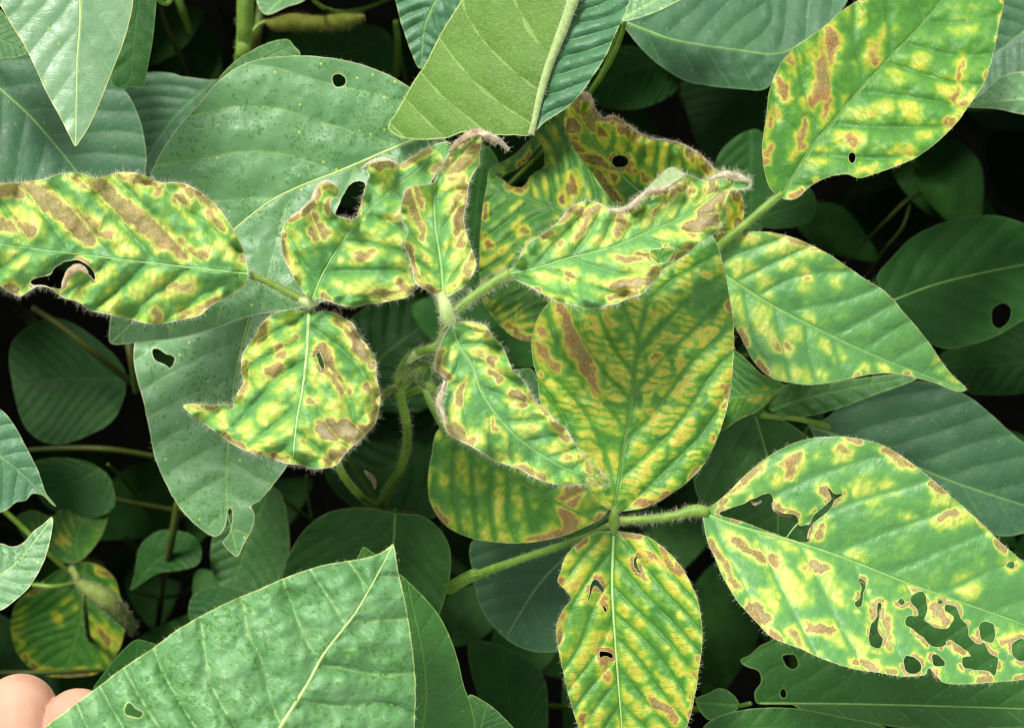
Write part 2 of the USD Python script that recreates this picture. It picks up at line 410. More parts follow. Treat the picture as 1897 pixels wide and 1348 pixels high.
def leaflet(thing, outline, mid, z, mat, name="leaflet", holes=(), les="", mott=0.0, tertiary=.25, vein_w=6.0, mott_side=(1, 1), mott_seed=0, res=5.0, tilt=0.0, fold=0.0, arch=0.0, wave=0.0, curl=0.0,
            quilt=.0006, veins=8, vein_slope=.75, rib=("rib", 2.6), fringe=0.0, fringe_len=9, parent=None, label=None, margin=0.0, rough_edge=1.0, bend=0.0, hair_mat="hair"):
    """One leaf blade: outline, holes and midrib traced in photograph points; z = heights at base and tip; the rest shapes it in depth."""
    z = deep(z)
    o = spline(pts(outline), res, True)
    m = spline(pts(mid), 3.0, False)
    seed = int(abs(o[:, 0].sum() * 7 + o[:, 1].sum() * 3)) % 9973
    if rough_edge:
        nn = (fbm(np.column_stack([o / 14.0, np.full(len(o), seed * .37)]), 3, 3) - .5) * 2.4 * rough_edge
        ctr = o.mean(0)
        o = o + nn[:, None] * (o - ctr) / np.linalg.norm(o - ctr, axis=1, keepdims=True)
    hs = [spline(pts(h), 3.0, True) for h in holes]
    hs = [h + 3.4 * np.column_stack([fbm(np.column_stack([h / 7.0, np.full(len(h), 5.0 + k)]), 2, 60 + k) - .5 for k in range(2)]) for h in hs]
    poly = Polygon(o).buffer(0)
    if poly.geom_type != "Polygon":
        poly = max(poly.geoms, key=lambda q: q.area)
    for h in hs:
        hp = Polygon(h).buffer(0)
        poly = poly.difference(hp)
    if poly.geom_type != "Polygon":
        poly = max(poly.geoms, key=lambda q: q.area)
    x0, y0, x1, y1 = poly.bounds
    gx, gy = np.meshgrid(np.arange(x0, x1, res), np.arange(y0, y1, res * .866))
    gx = gx + (np.arange(gx.shape[0]) % 2)[:, None] * res * .5
    gp = np.column_stack([gx.ravel(), gy.ravel()])
    rings = [poly.exterior] + list(poly.interiors)

    def sample(ring):
        n = max(8, int(ring.length / (res * .8)))
        return np.array([ring.interpolate(k / n, normalized=True).coords[0] for k in range(n)])
    bound = [sample(r_) for r_ in rings]
    bp = np.vstack(bound)
    bt = cKDTree(bp)
    inner = poly.buffer(-.35 * res)
    gp = gp[shapely.contains_xy(inner, gp[:, 0], gp[:, 1])]
    mp = spline(pts(mid), res, False)
    mp = mp[shapely.contains_xy(inner, mp[:, 0], mp[:, 1])]
    gp = gp[cKDTree(mp).query(gp)[0] > .5 * res] if len(mp) else gp
    gp = gp[bt.query(gp)[0] > .45 * res]
    p = np.vstack([bp, mp, gp])
    tri = Delaunay(p).simplices
    c = p[tri].mean(1)
    tri = tri[shapely.contains_xy(poly, c[:, 0], c[:, 1])]
    a = np.cross(p[tri[:, 1]] - p[tri[:, 0]], p[tri[:, 2]] - p[tri[:, 0]])
    tri = tri[np.abs(a) > 1e-3]
    a = a[np.abs(a) > 1e-3]
    tri = np.where((a > 0)[:, None], tri[:, ::-1], tri)      # y runs down in the photograph: faces up in the world
    used = np.unique(tri)
    remap = np.full(len(p), -1)
    remap[used] = np.arange(len(used))
    p, tri = p[used], remap[tri]
    # coordinates along (s) and across (v) the midrib
    t0, t1 = m[1] - m[0], m[-1] - m[-2]
    me = np.vstack([m[0] - t0 / np.linalg.norm(t0) * np.arange(300, 0, -3)[:, None], m, m[-1] + t1 / np.linalg.norm(t1) * np.arange(3, 300, 3)[:, None]])
    arc = np.concatenate([[0], np.cumsum(np.linalg.norm(np.diff(me, axis=0), axis=1))])
    arc -= arc[100]
    length = arc[100 + len(m) - 1]
    k = np.clip(cKDTree(me).query(p)[1], 1, len(me) - 2)
    tg = me[k + 1] - me[k - 1]
    tg /= np.linalg.norm(tg, axis=1, keepdims=True)
    dl = p - me[k]
    s = arc[k] + (dl * tg).sum(1)
    v = dl[:, 0] * tg[:, 1] - dl[:, 1] * tg[:, 0]
    av = np.abs(v)
    half = np.percentile(av, 97)
    sp = length / veins
    jit = (noise(np.column_stack([s / sp * .5, np.sign(v) * 3.0, np.full(len(s), seed)]), 2) - .5) * .8
    side = np.clip(v / 3.0, -1, 1) * .5 + .5
    q = (s - vein_slope * av - .0009 * av**2 * (200 / max(half, 60))) / sp + .45 * side + jit + 20
    vd = np.abs(q - np.round(q)) * sp * .75                   # distance to the nearest side vein
    w = np.sin(np.pi * q) ** 2
    edge = bt.query(p)[0]
    outer = cKDTree(bound[0]).query(p)[0]
    sn = np.clip(s / length, -.3, 1.3)
    n_lo = fbm(np.column_stack([p / 70.0, np.full(len(p), seed * .11)]), 3, 1) - .5
    n_hi = fbm(np.column_stack([p / 22.0, np.full(len(p), seed * .13)]), 3, 2) - .5
    zz = z[0] + (z[1] - z[0]) * sn + arch * 4 * sn * (1 - sn) + fold * av / 100 + tilt * v / 100 + bend * (av / 100) ** 2
    zz += quilt * (np.sqrt(w) - .5) * np.clip(av / 18, 0, 1) + quilt * 2.2 * n_lo + quilt * 1.3 * n_hi
    if wave or curl:
        band = np.clip(1 - outer / 34.0, 0, 1) ** 1.5
        wv = fbm(np.column_stack([p / 34.0, np.full(len(p), seed * .17)]), 2, 9) - .5
        zz += band * (wave * 2.4 * wv + curl)
    world = P(p, zz)
    FOOT.append((poly, float(zz.min())))
    # disease
    fl = np.zeros(len(p))
    if les or mott:
        warp = np.column_stack([fbm(np.column_stack([p / 13.0, np.full(len(p), 3.1 + k_)]), 4, 20 + k_) - .5 for k_ in range(2)]) * 24
        pw = p + warp
        vein_y = 1 - .80 * np.exp(-(vd / vein_w) ** 2) * np.clip(av / 10, 0, 1) - .75 * np.exp(-(av / 6) ** 2)
        tp = s + 7 * (fbm(np.column_stack([p / 26.0, np.full(len(p), 2.2)]), 3, 55) - .5) * 4
        tw = np.abs(tp / 15.0 - np.round(tp / 15.0)) * 15.0
        vein_y = vein_y * (1 - tertiary * np.exp(-(tw / 2.6) ** 2) * np.clip((fbm(np.column_stack([p / 30.0, np.full(len(p), 4.2)]), 2, 56) - .3) * 4, 0, 1))
        vein_b = 1 - .42 * np.exp(-(vd / 3.5) ** 2) - .6 * np.exp(-(av / 4) ** 2)
        if mott:
            nm = fbm(np.column_stack([p / 42.0, np.full(len(p), seed * .29 + mott_seed)]), 3, 31)
            ns = fbm(np.column_stack([p / 15.0, np.full(len(p), seed * .23)]), 2, 33)
            sd = np.where(v > 0, mott_side[0], mott_side[1])
            amt = np.clip((nm - .5) * 2.2 + .45, 0, 1) * mott * sd
            fl = np.clip(amt * (.45 + .65 * w) * np.clip((ns - .24) * 2.3, 0, 1.3), 0, .52) * vein_y
        if margin:
            ne = fbm(np.column_stack([p / 30.0, np.full(len(p), seed * .41)]), 2, 44)
            mk = np.clip((ne - .47) * 7 + margin * 1.6 - .5, 0, 1)
            mw = 4 + 15 * mk * margin * 1.5
            fl = np.maximum(fl, mk * .84 * np.clip(1 - np.clip(outer - mw, 0, None) / 14.0, 0, 1))
        if len(bound) > 1:
            hd = cKDTree(np.vstack(bound[1:])).query(p)[0]
            nh_ = fbm(np.column_stack([p / 16.0, np.full(len(p), 8.8)]), 2, 71)
            fl = np.maximum(fl, np.clip((nh_ - .47) * 9, 0, 1) * np.where(hd < 6, .95, .62 * np.clip(1 - (hd - 6) / 11.0, 0, 1)))
        for kind, a_, b_, r_, h_ in parse_les(les):
            ab = b_ - a_
            t = np.clip(((pw - a_) @ ab) / max(ab @ ab, 1e-9), 0, 1)[:, None]
            dd = np.linalg.norm(pw - a_ - t * ab, axis=1) - r_ * (.84 if kind in "bt" and r_ < 13 else 1.0)
            pk = PEAK[kind]
            if kind in "bt":
                h_ = h_ or 18.0
                val = np.where(dd < 0, .62 + (pk - .62) * np.clip(-dd / 8.0, 0, 1), .62 * np.clip(1 - dd / h_, 0, 1) ** 1.3) * vein_b
            else:
                h_ = h_ or 15.0
                val = np.where(dd < 0, pk * (.85 + .15 * np.clip(-dd / 6, 0, 1)), .85 * pk * np.clip(1 - dd / h_, 0, 1)) * vein_y
            fl = np.maximum(fl, val)
    uv = np.column_stack([v / 100.0, q])
    path = thing.mesh(name, world, tri, mat, parent=parent, uv=uv, floats={"along": np.clip(sn, 0, 1), "rim": edge, "lesion": fl}, label=label)
    if rib and len(mp) > 3:
        zi = np.interp(np.linspace(0, 1, 60), np.linspace(0, 1, len(m)), np.arange(len(m)))
        mm = m[zi.astype(int)]
        ok = shapely.contains_xy(poly, mm[:, 0], mm[:, 1])
        if ok.sum() > 3:
            mm = mm[ok]
            near = cKDTree(p).query(mm, k=3)
            wgt = 1 / np.maximum(near[0], .3)
            zr = (zz[near[1]] * wgt).sum(1) / wgt.sum(1)
            ss = np.linspace(0, 1, len(mm))
            rad = rib[1] * PX * (1 - .75 * ss)
            vv, ff = tube(P(mm, zr - rad * .35), rad, 6)
            thing.mesh("midrib", vv, ff, rib[0], parent=path)
    if fringe:
        b = bound[0]
        nrm = np.roll(b, -1, 0) - np.roll(b, 1, 0)
        nrm = np.column_stack([nrm[:, 1], -nrm[:, 0]])
        nrm /= np.maximum(np.linalg.norm(nrm, axis=1, keepdims=True), 1e-9)
        if Polygon(b).exterior.is_ccw:
            pass
        if not poly.buffer(.1).contains(shapely.Point(b[0] - nrm[0] * 2)):
            nrm = -nrm
        nh = int(len(b) * fringe * 1.5)
        i = rng.integers(0, len(b), nh)
        keep = noise(np.column_stack([b[i] / 40.0, np.full(nh, 1.7)]), 3) + .35 * rng.random(nh) > .38
        i = i[keep]
        nh = len(i)
        zb = zz[cKDTree(p).query(b[i])[1]]
        root = b[i] - nrm[i] * 1.0 + rng.normal(size=(nh, 2)) * 1.2
        ln = fringe_len * .58 * (.4 + .85 * rng.random(nh))[:, None]
        dr = nrm[i] + rng.normal(size=(nh, 2)) * .38
        dz = (rng.random(nh) - .35) * ln[:, 0] * PX * .9
        st = np.stack([P(root, zb), P(root + dr * ln * .55, zb + dz * .4), P(root + dr * ln + rng.normal(size=(nh, 2)) * 1.2, zb + dz)], 1)
        ns_ = int(poly.area / 70) if fringe > 2 else 0
        if ns_:                                               # short down over the whole blade
            i = rng.integers(0, len(p), ns_)
            r0 = p[i] + rng.normal(size=(ns_, 2)) * 1.5
            d0 = rng.normal(size=(ns_, 2)) * 2.2 + [0, -1.0]
            st = np.concatenate([st, np.stack([P(r0, zz[i]), P(r0 + d0 * .6, zz[i] + .0004), P(r0 + d0 * 1.3, zz[i] + .0007)], 1)])
        thing.hairs("hair_fringe", st, .000055, hair_mat, parent=path)
    return path


def roll(thing, s, z, width, mat, name="curled_margin", parent=None, turn=2.2, hairs=0.0, hair_len=8, label=None):
    """A strip of dry leaf edge rolled over along the photograph's points s: an open, crumpled half tube."""
    z = deep(z)
    q = spline(np.column_stack([pts(s), np.interp(np.linspace(0, 1, len(pts(s))), np.linspace(0, 1, len(z)), z) if np.ndim(z) else np.full(len(pts(s)), z)]), 5, False)
    n = len(q)
    c = P(q[:, :2], q[:, 2])
    t = np.gradient(c, axis=0)
    t /= np.linalg.norm(t, axis=1, keepdims=True)
    a = np.cross(t, [0, 0, 1.0])
    a /= np.linalg.norm(a, axis=1, keepdims=True)
    b = np.cross(a, t)
    wd = np.interp(np.linspace(0, 1, n), np.linspace(0, 1, len(width)), width) if np.ndim(width) else np.full(n, width)
    k = 9
    th = np.linspace(-turn, turn, k)
    rad = wd[:, None] * PX * .42 * (1 + 1.3 * (fbm(np.stack([np.broadcast_to(q[:, :1] / 12, (n, k)), np.broadcast_to(q[:, 1:2] / 12, (n, k)), np.broadcast_to(th, (n, k))], -1), 3, 4) - .5))
    v = (c[:, None] + rad[..., None] * (np.sin(th)[None, :, None] * a[:, None] + (np.cos(th) * .75)[None, :, None] * b[:, None])).reshape(-1, 3)
    i, j = np.meshgrid(np.arange(n - 1), np.arange(k - 1), indexing="ij")
    i, j = i.ravel(), j.ravel()
    f = np.vstack([np.column_stack([i * k + j, (i + 1) * k + j, (i + 1) * k + j + 1]), np.column_stack([i * k + j, (i + 1) * k + j + 1, i * k + j + 1])])
    path = thing.mesh(name, v, f, mat, parent=parent, label=label)
    if hairs:
        nh = int(n * hairs)
        i = rng.integers(0, len(v), nh)
        d = v[i] - c[i // k] + rng.normal(size=(nh, 3)) * .0004
        d /= np.linalg.norm(d, axis=1, keepdims=True)
        ln = (hair_len * PX * (.5 + .8 * rng.random(nh)))[:, None]
        st = np.stack([v[i], v[i] + d * ln * .5, v[i] + d * ln + rng.normal(size=(nh, 3)) * ln * .2], 1)
        thing.hairs("hair", st, .00008, "hair", parent=path)
    return path


FOOT = []                                    # the outline and lowest height of every leaf built so far
INNER = 10                                   # the first stems stand in the picture, the rest round about
STEMS = []                                   # main stems (x, y, foot z, top z); every leaf stalk runs to the nearest


def pts_in(xy):
    return float(xy[0]), float(xy[1])


def stalk_down(thing, xy, z, r=5, mat="stem_dark", out=(0, 0), drop=.12):
    """The hidden length of a leaf stalk: from the photograph's point xy at height z down to the nearest main stem."""
    a = P([xy], z)[0]
    inside = 0 < pts_in(xy)[0] < W and 0 < pts_in(xy)[1] < H
    j = min(STEMS[:INNER] if inside else STEMS[INNER:], key=lambda s_: (s_[0] - a[0]) ** 2 + (s_[1] - a[1]) ** 2)
    zt = min(max(z - drop - .10, .08), j[2] - .03)
    e = np.array([j[0], j[1], zt])
    b = a + np.array([out[0] * .02, out[1] * .02, -drop * .75])
    t = np.linspace(0, 1, 14)[:, None]
    p = (1 - t) ** 2 * a + 2 * t * (1 - t) * b + t**2 * e
    v, f = tube(p, np.linspace(r, r * 1.3, 14) * PX, 7)
    thing.mesh("petiole", v, f, mat)


# ------------------------------------------------------------------ ground
n = 90
xs = np.sign(np.linspace(-1, 1, n)) * np.abs(np.linspace(-1, 1, n)) ** 3 * 60
X, Y = np.meshgrid(xs, xs)
Z = .03 * (fbm(np.stack([X * 6, Y * 6, 0 * X], -1), 4, 3) - .5)
i, j = np.meshgrid(np.arange(n - 1), np.arange(n - 1), indexing="ij")
quads = np.stack([i * n + j, i * n + j + 1, (i + 1) * n + j + 1, (i + 1) * n + j], -1).reshape(-1, 4)
gm = usdkit.mesh(stage, "/World/ground", (np.stack([X, Y, Z], -1).reshape(-1, 3), quads), LOOK["soil"], smooth=True)
tag(gm.GetPrim(), "dark bare soil in deep shade under the soybean leaves", "soil", kind="structure")

# ------------------------------------------------------------------ main stems
for k, (px, py, zt) in enumerate([(715, 945, .60), (1180, 880, .62), (330, 420, .58), (1420, 520, .60), (1560, 1120, .58), (235, 1000, .55), (830, 330, .6), (1700, 180, .58), (1000, 1300, .56), (420, 1420, .6),
                                   (2200, 250, .6), (2200, 700, .6), (2200, 1150, .6), (-300, 150, .6), (-300, 800, .6), (-300, 1250, .6), (300, -300, .6), (900, -300, .6), (1500, -300, .6), (1700, 1650, .6), (1000, 1650, .6)]):
    zt = float(deep(zt))
    c = P([(px, py)], zt)[0]
    STEMS.append((c[0], c[1], zt))
    t = np.linspace(0, 1, 16)
    foot = c[:2] + rng.normal(size=2) * .012
    pp = np.column_stack([foot[0] + (c[0] - foot[0]) * t + .004 * np.sin(t * 7 + k), foot[1] + (c[1] - foot[1]) * t + .004 * np.cos(t * 6 + k), -.01 + (zt + .01) * t])
    pp[-1, :2] = c[:2]
    th = Thing("main_stem", "upright green soybean stem standing in the dark between the leaves", "plant stem", [foot[0], foot[1], 0], "upright stems hidden under the leaves")
    v, f = tube(pp, np.linspace(.0042, .0022, 16), 9)
    th.mesh("stalk", v, f, "stem_brown")


# ------------------------------------------------------------------ the four mottled three-part leaves
# left of the centre
A = Thing("trifoliate_leaf", "mottled three-part soybean leaf left of centre with brown dry edges and a torn left leaflet", "soybean leaf", P([(573, 560)], .752)[0], "diseased three-part leaves")
stem(A, "petiole", "573,562 590,640 610,780 628,865 665,915 706,946", [.752, .735, .705, .68, .64, .60], [7, 8, 8, 9, 9, 11], "stem", hairs=4)
stem(A, "petiolule", "462,509 500,524 540,545 575,562", [.755, .753, .752, .752], [7, 7, 8, 9], "stem", hairs=16, hair_len=11)
stem(A, "leaf_joint", "556,556 570,560 588,560", [.753, .754, .753], [6, 11, 6], "stem_pale", hairs=24, hair_len=11)
leaflet(A, "460,508 453,470 441,440 425,413 405,385 380,362 350,343 325,337 300,338 275,328 245,319 215,320 180,329 150,321 110,322 80,332 40,337 0,342 -40,362 -75,400 -80,440 -60,480 -30,510 0,530 35,549 55,538 72,530 95,536 115,550 145,560 165,574 200,582 235,590 275,600 300,599 335,593 372,583 388,568 420,551 445,535 458,520",
        "460,508 300,490 150,472 0,452 -70,438", (.757, .752), "hairy", label="leaflet cut by the left edge of the picture, with brown bands and a curled tear", holes=["57,520 76,513 94,508 101,497 121,485 142,482 162,491 175,507 176,519 167,510 152,494 135,492 122,503 113,534 99,533 80,528 61,527"],
        les="b 0,352 75,352 13;b 75,362 130,405 19;b 128,405 165,432 21;b 165,436 203,434 11;b 140,333 185,343 10;b 188,343 240,398 16;b 240,398 290,428 19;b 285,425 335,465 17;o 290,455 330,468 10;b 335,467 382,470 10;b 220,323 290,343 7;b 290,352 290,352 8;b 335,370 337,372 13;b 335,340 405,388 6;b 388,395 410,425 10;b 0,415 50,425 14;y 20,405 60,410 20;b 320,532 350,535 7;y 265,540 345,525 22;y 285,515 285,515 16;b 288,580 292,590 8;b 372,572 405,556 9;b 340,582 355,580 9;t 18,534 30,540 12;y 30,475 30,475 20;y 200,560 210,545 15;y 225,452 240,465 16;y 410,450 440,480 12;t 120,505 140,492 6;b 150,487 178,512 5;y 120,540 150,530 15;y 180,510 200,500 12;y 100,372 180,420 14;y 250,350 250,400 12;o 345,395 360,405 8",
        mott=.55, margin=.1, res=4.5, fold=-.004, tilt=-.006, wave=.012, curl=.001, arch=.004, quilt=.0027, veins=7, vein_slope=.9, fringe=2.6, fringe_len=11)
roll(A, "116,534 122,516 135,500 150,497 163,506", .757, [5, 14, 22, 18, 6], "dry", parent=None, turn=1.4, name="curled_flap", label="tan curled flap of torn leaf")
leaflet(A, "578,560 565,545 548,520 537,500 527,480 522,455 521,430 530,410 545,398 560,388 575,375 585,362 590,345 605,338 618,342 628,352 622,366 613,372 613,386 622,398 640,404 656,407 664,392 672,362 680,336 686,325 672,312 690,302 720,297 742,303 760,292 790,275 830,262 838,275 815,310 795,345 782,380 775,430 772,480 770,520 765,541 750,552 720,558 700,562 680,563 660,569 630,565 605,557 590,553",
        "578,558 600,505 647,431 685,388 723,355 780,310 828,268", (.752, .742), "hairy", label="leaflet with a squared bite out of its upper edge",
        les="b 577,398 590,440 11;b 586,425 596,432 15;b 582,368 582,385 7;b 524,430 528,492 6;b 536,505 542,515 6;y 552,512 556,500 12;y 540,440 545,470 11;b 665,474 690,468 9;y 660,485 725,450 10;y 660,465 700,430 9;o 700,460 735,443 6;b 690,548 745,543 10;y 650,540 690,535 15;b 738,518 762,540 8;y 715,332 720,345 13;t 690,305 735,303 9;o 644,413 648,420 6;b 722,402 745,398 6;y 705,412 740,405 9;y 625,440 650,450 8;b 600,345 622,350 5;y 735,490 750,520 10",
        mott=.55, margin=.18, res=4.5, fold=.002, tilt=.003, wave=.013, arch=.003, quilt=.0027, veins=6, vein_slope=.5, fringe=2.2, fringe_len=11)
roll(A, "669,312 690,303 715,299 738,303", .752, [5, 15, 17, 6], "dry_pale", name="curled_margin", turn=1.6, hairs=3)
roll(A, "528,418 545,400 562,388 580,368 590,346 604,338 620,342", .752, [4, 9, 9, 10, 9, 12, 6], "dry_pale", name="curled_margin", turn=1.7, hairs=4)
leaflet(A, "573,578 545,573 525,575 500,585 482,602 470,625 455,645 447,665 447,690 450,710 440,727 433,745 430,758 420,749 400,750 370,748 345,748 339,752 352,765 372,780 400,800 430,822 460,836 495,846 525,857 560,862 580,868 605,867 625,860 640,840 655,825 675,808 695,785 702,760 705,735 700,710 697,690 697,670 690,655 680,640 665,620 655,600 640,590 620,579 600,576",
        "573,572 568,661 558,737 550,780 542,855", (.752, .748), "hairy", label="rounded lower leaflet with its tip bent out to the left", holes=["587,656 592,653 597,665 601,679 597,684 590,670"],
        les="b 486,618 490,610 9;b 497,598 472,635 6;b 455,668 453,692 6;b 456,715 445,735 7;b 546,624 549,628 6;o 535,640 540,632 7;b 517,655 523,650 12;b 506,688 513,683 14;y 495,700 530,705 20;y 540,645 545,640 14;b 597,645 612,685 13;t 618,695 640,725 11;b 630,592 655,628 12;t 660,635 690,678 12;b 683,712 697,735 10;b 696,745 680,795 8;t 606,795 655,800 22;b 640,835 605,852 12;t 577,738 585,742 10;y 635,725 650,760 12;y 500,770 515,775 22;y 560,740 575,730 18;y 548,600 530,600 12;b 558,813 563,818 5;y 555,800 575,830 14;b 343,752 362,757 6;o 405,768 414,795 7;y 375,768 385,775 10;b 430,826 545,860 5;y 600,650 590,690 22;y 470,655 460,690 12;y 610,760 640,740 12;y 450,790 480,830 12",
        mott=.6, margin=.18, res=4.5, fold=-.0045, tilt=.004, bend=-.002, wave=.012, quilt=.0027, veins=5, vein_slope=.7, rib=("rib_pale", 4.0), fringe=2.6, fringe_len=11)

# centre
B = Thing("trifoliate_leaf", "small mottled three-part soybean leaf at centre on a pale fuzzy stalk", "soybean leaf", P([(830, 585)], .765)[0], "diseased three-part leaves")
stem(B, "petiole", "822,552 828,580 828,605 815,640 790,648 762,658 742,690 740,722 754,790 752,830 738,875 712,920 706,944", [.768, .767, .763, .745, .73, .715, .70, .69, .67, .65, .635, .615, .60], [9, 12, 11, 10, 9, 9, 9, 10, 10, 11, 12, 13, 14], "stem", hairs=10, hair_len=11)
stem(B, "leaf_joint", "818,545 826,570 832,592 838,602", [.768, .770, .768, .766], [8, 13, 13, 8], "stem_pale", hairs=30, hair_len=12)
stem(B, "petiolule", "836,582 870,554 905,530 945,506", [.768, .769, .770, .771], [9, 8, 9, 11], "stem", hairs=22, hair_len=13)
leaflet(B, "822,552 805,545 785,535 770,525 765,510 762,490 755,470 748,455 752,440 755,425 745,410 743,390 745,370 752,352 765,345 790,342 803,338 815,315 830,290 845,270 865,256 886,250 893,262 889,285 888,305 875,325 868,345 865,375 860,400 862,425 870,450 877,470 882,490 875,510 860,530 842,543",
        "822,548 817,487 806,411 808,350 836,306 878,258", (.768, .763), "hairy", label="narrow upper leaflet with brown edges and a withered tip",
        les="b 764,352 772,385 13;b 774,385 784,440 7;o 780,450 797,490 7;b 752,455 765,500 8;b 765,500 780,528 8;b 846,368 838,395 10;b 852,400 850,448 12;b 857,335 856,365 8;b 872,472 864,505 8;y 850,520 842,528 9;o 830,455 835,475 7;y 845,470 860,480 8;b 838,320 872,278 14;t 862,268 880,255 9;y 762,405 770,420 8;y 800,362 800,390 6;o 830,340 833,350 6;y 850,500 830,530 7;y 832,400 830,370 6;y 795,500 805,520 6",
        mott=.5, margin=.32, res=4.2, fold=.006, tilt=.001, wave=.013, arch=-.003, quilt=.0018, veins=6, vein_slope=1.1, rib=("rib", 3.2), fringe=2.8, fringe_len=11)
roll(B, "832,282 850,264 872,250 888,246 905,256 918,268", [.764, .766, .768, .768, .767, .764], [6, 14, 18, 20, 17, 9], "dry", name="withered_tip", turn=1.9, hairs=4)
roll(B, "886,247 905,250 925,262 942,277", [.770, .771, .768, .764], [6, 13, 15, 8], "dry_pale", name="withered_tip", turn=1.5, hairs=4)
leaflet(B, "941,507 958,486 968,463 985,446 1010,430 1035,410 1050,390 1065,378 1090,372 1115,378 1135,390 1150,390 1165,382 1185,373 1195,358 1215,350 1235,345 1260,330 1265,322 1285,328 1310,335 1335,328 1365,333 1388,338 1388,347 1368,352 1355,352 1345,375 1346,400 1336,420 1315,440 1295,450 1275,468 1250,485 1240,492 1226,500 1220,512 1202,530 1190,545 1165,552 1145,562 1120,567 1100,572 1070,567 1040,560 1010,548 985,533 960,521",
        "942,509 1000,496 1044,481 1131,459 1189,435 1276,395 1340,345", (.770, .764), "hairy", label="right-hand leaflet with tan patches and a rolled upper edge", holes=["1203,466 1215,461 1247,460 1243,474 1232,487 1214,484"],
        les="b 1062,385 1095,392 11;t 1075,395 1110,388 9;b 1088,408 1068,438 8;b 1037,448 1043,452 6;o 1030,470 1040,455 7;b 1150,400 1156,420 12;b 1150,420 1140,432 7;b 1113,446 1118,448 7;y 1105,452 1125,452 10;b 1228,378 1212,398 6;o 1205,405 1195,415 6;b 1255,345 1275,352 12;b 1235,360 1245,355 8;t 1325,360 1302,398 18;t 1320,405 1275,425 13;t 1050,511 1062,512 9 22;y 1005,510 1035,507 13;t 1145,478 1195,474 8;y 1130,470 1145,475 8;t 1140,530 1200,520 12;t 1165,545 1130,552 8;y 1100,525 1125,545 13;y 1225,432 1290,435 11;y 1245,400 1275,370 7;t 1265,470 1280,458 9;y 1010,540 1060,552 6;y 1180,400 1170,370 6;t 1215,500 1200,525 6;y 1160,500 1215,500 7;y 1015,455 1045,430 8",
        mott=.55, margin=.15, res=4.2, fold=.004, tilt=-.004, bend=-.001, wave=.012, arch=.003, quilt=.0018, veins=7, vein_slope=1.3, rib=("rib", 2.6), fringe=2.8, fringe_len=12)
roll(B, "1128,390 1152,389 1172,379 1190,364 1205,352 1232,348 1258,332 1266,322", [.772, .774, .775, .776, .776, .775, .773, .771], [5, 12, 12, 11, 9, 8, 8, 5], "dry_pale", name="curled_margin", turn=1.8, hairs=9, hair_len=10)
leaflet(B, "1180,374 1196,352 1212,335 1228,320 1242,309 1254,313 1265,323 1256,334 1236,344 1214,350 1198,358", "1184,370 1225,335 1262,322", (.772, .776), "underleaf", name="folded_margin", res=4, rib=None, fringe=2.0, fringe_len=9, label="folded-over upper edge showing the pale underside")
roll(B, "1312,334 1330,326 1348,324 1370,330 1391,340", [.768, .770, .771, .770, .767], [5, 13, 17, 18, 10], "dry_pale", name="withered_tip", turn=1.9, hairs=14, hair_len=11)
leaflet(B, "838,600 855,595 880,596 900,604 915,625 930,640 940,662 950,685 965,700 980,720 990,742 1010,757 1030,780 1050,795 1062,818 1080,840 1100,862 1118,878 1129,890 1125,898 1105,897 1070,898 1040,898 1010,892 985,882 960,868 935,860 915,852 895,840 875,828 850,815 828,800 822,782 820,765 812,750 815,735 825,720 828,705 818,695 806,685 806,665 815,640 825,615",
        "837,598 850,640 874,676 895,732 954,806 1043,865 1127,892", (.765, .756), "hairy", label="long lower leaflet pointing down to the right",
        les="b 885,608 905,618 6;o 870,605 880,608 8;o 884,648 890,662 7;b 905,668 925,690 11;t 905,690 925,700 6;t 864,705 850,745 7;o 845,750 842,770 6;b 832,790 872,812 11;o 875,808 890,815 8;t 948,728 972,742 12;b 908,780 913,795 7;o 980,780 990,790 9;b 1032,792 1052,812 7;o 1030,830 1048,845 10;b 1045,842 1055,850 5;t 998,878 1006,884 8;t 1095,880 1118,886 7;b 1078,850 1095,872 6;y 815,662 812,680 8;y 845,645 838,660 8;y 850,770 860,790 8;y 935,848 955,860 11;y 1060,885 1085,890 9;b 1000,760 1040,792 4;y 960,770 970,800 8;y 900,650 930,650 8;y 930,800 940,820 6",
        mott=.6, margin=.2, res=4.2, fold=-.003, tilt=.004, wave=.012, arch=.002, quilt=.0015, veins=8, vein_slope=.9, rib=("rib", 2.4), fringe=2.8, fringe_len=11)
roll(B, "824,705 820,725 813,745 820,765 824,785", .764, [6, 11, 12, 9, 5], "dry_pale", name="curled_margin", turn=1.6, hairs=9, hair_len=10)

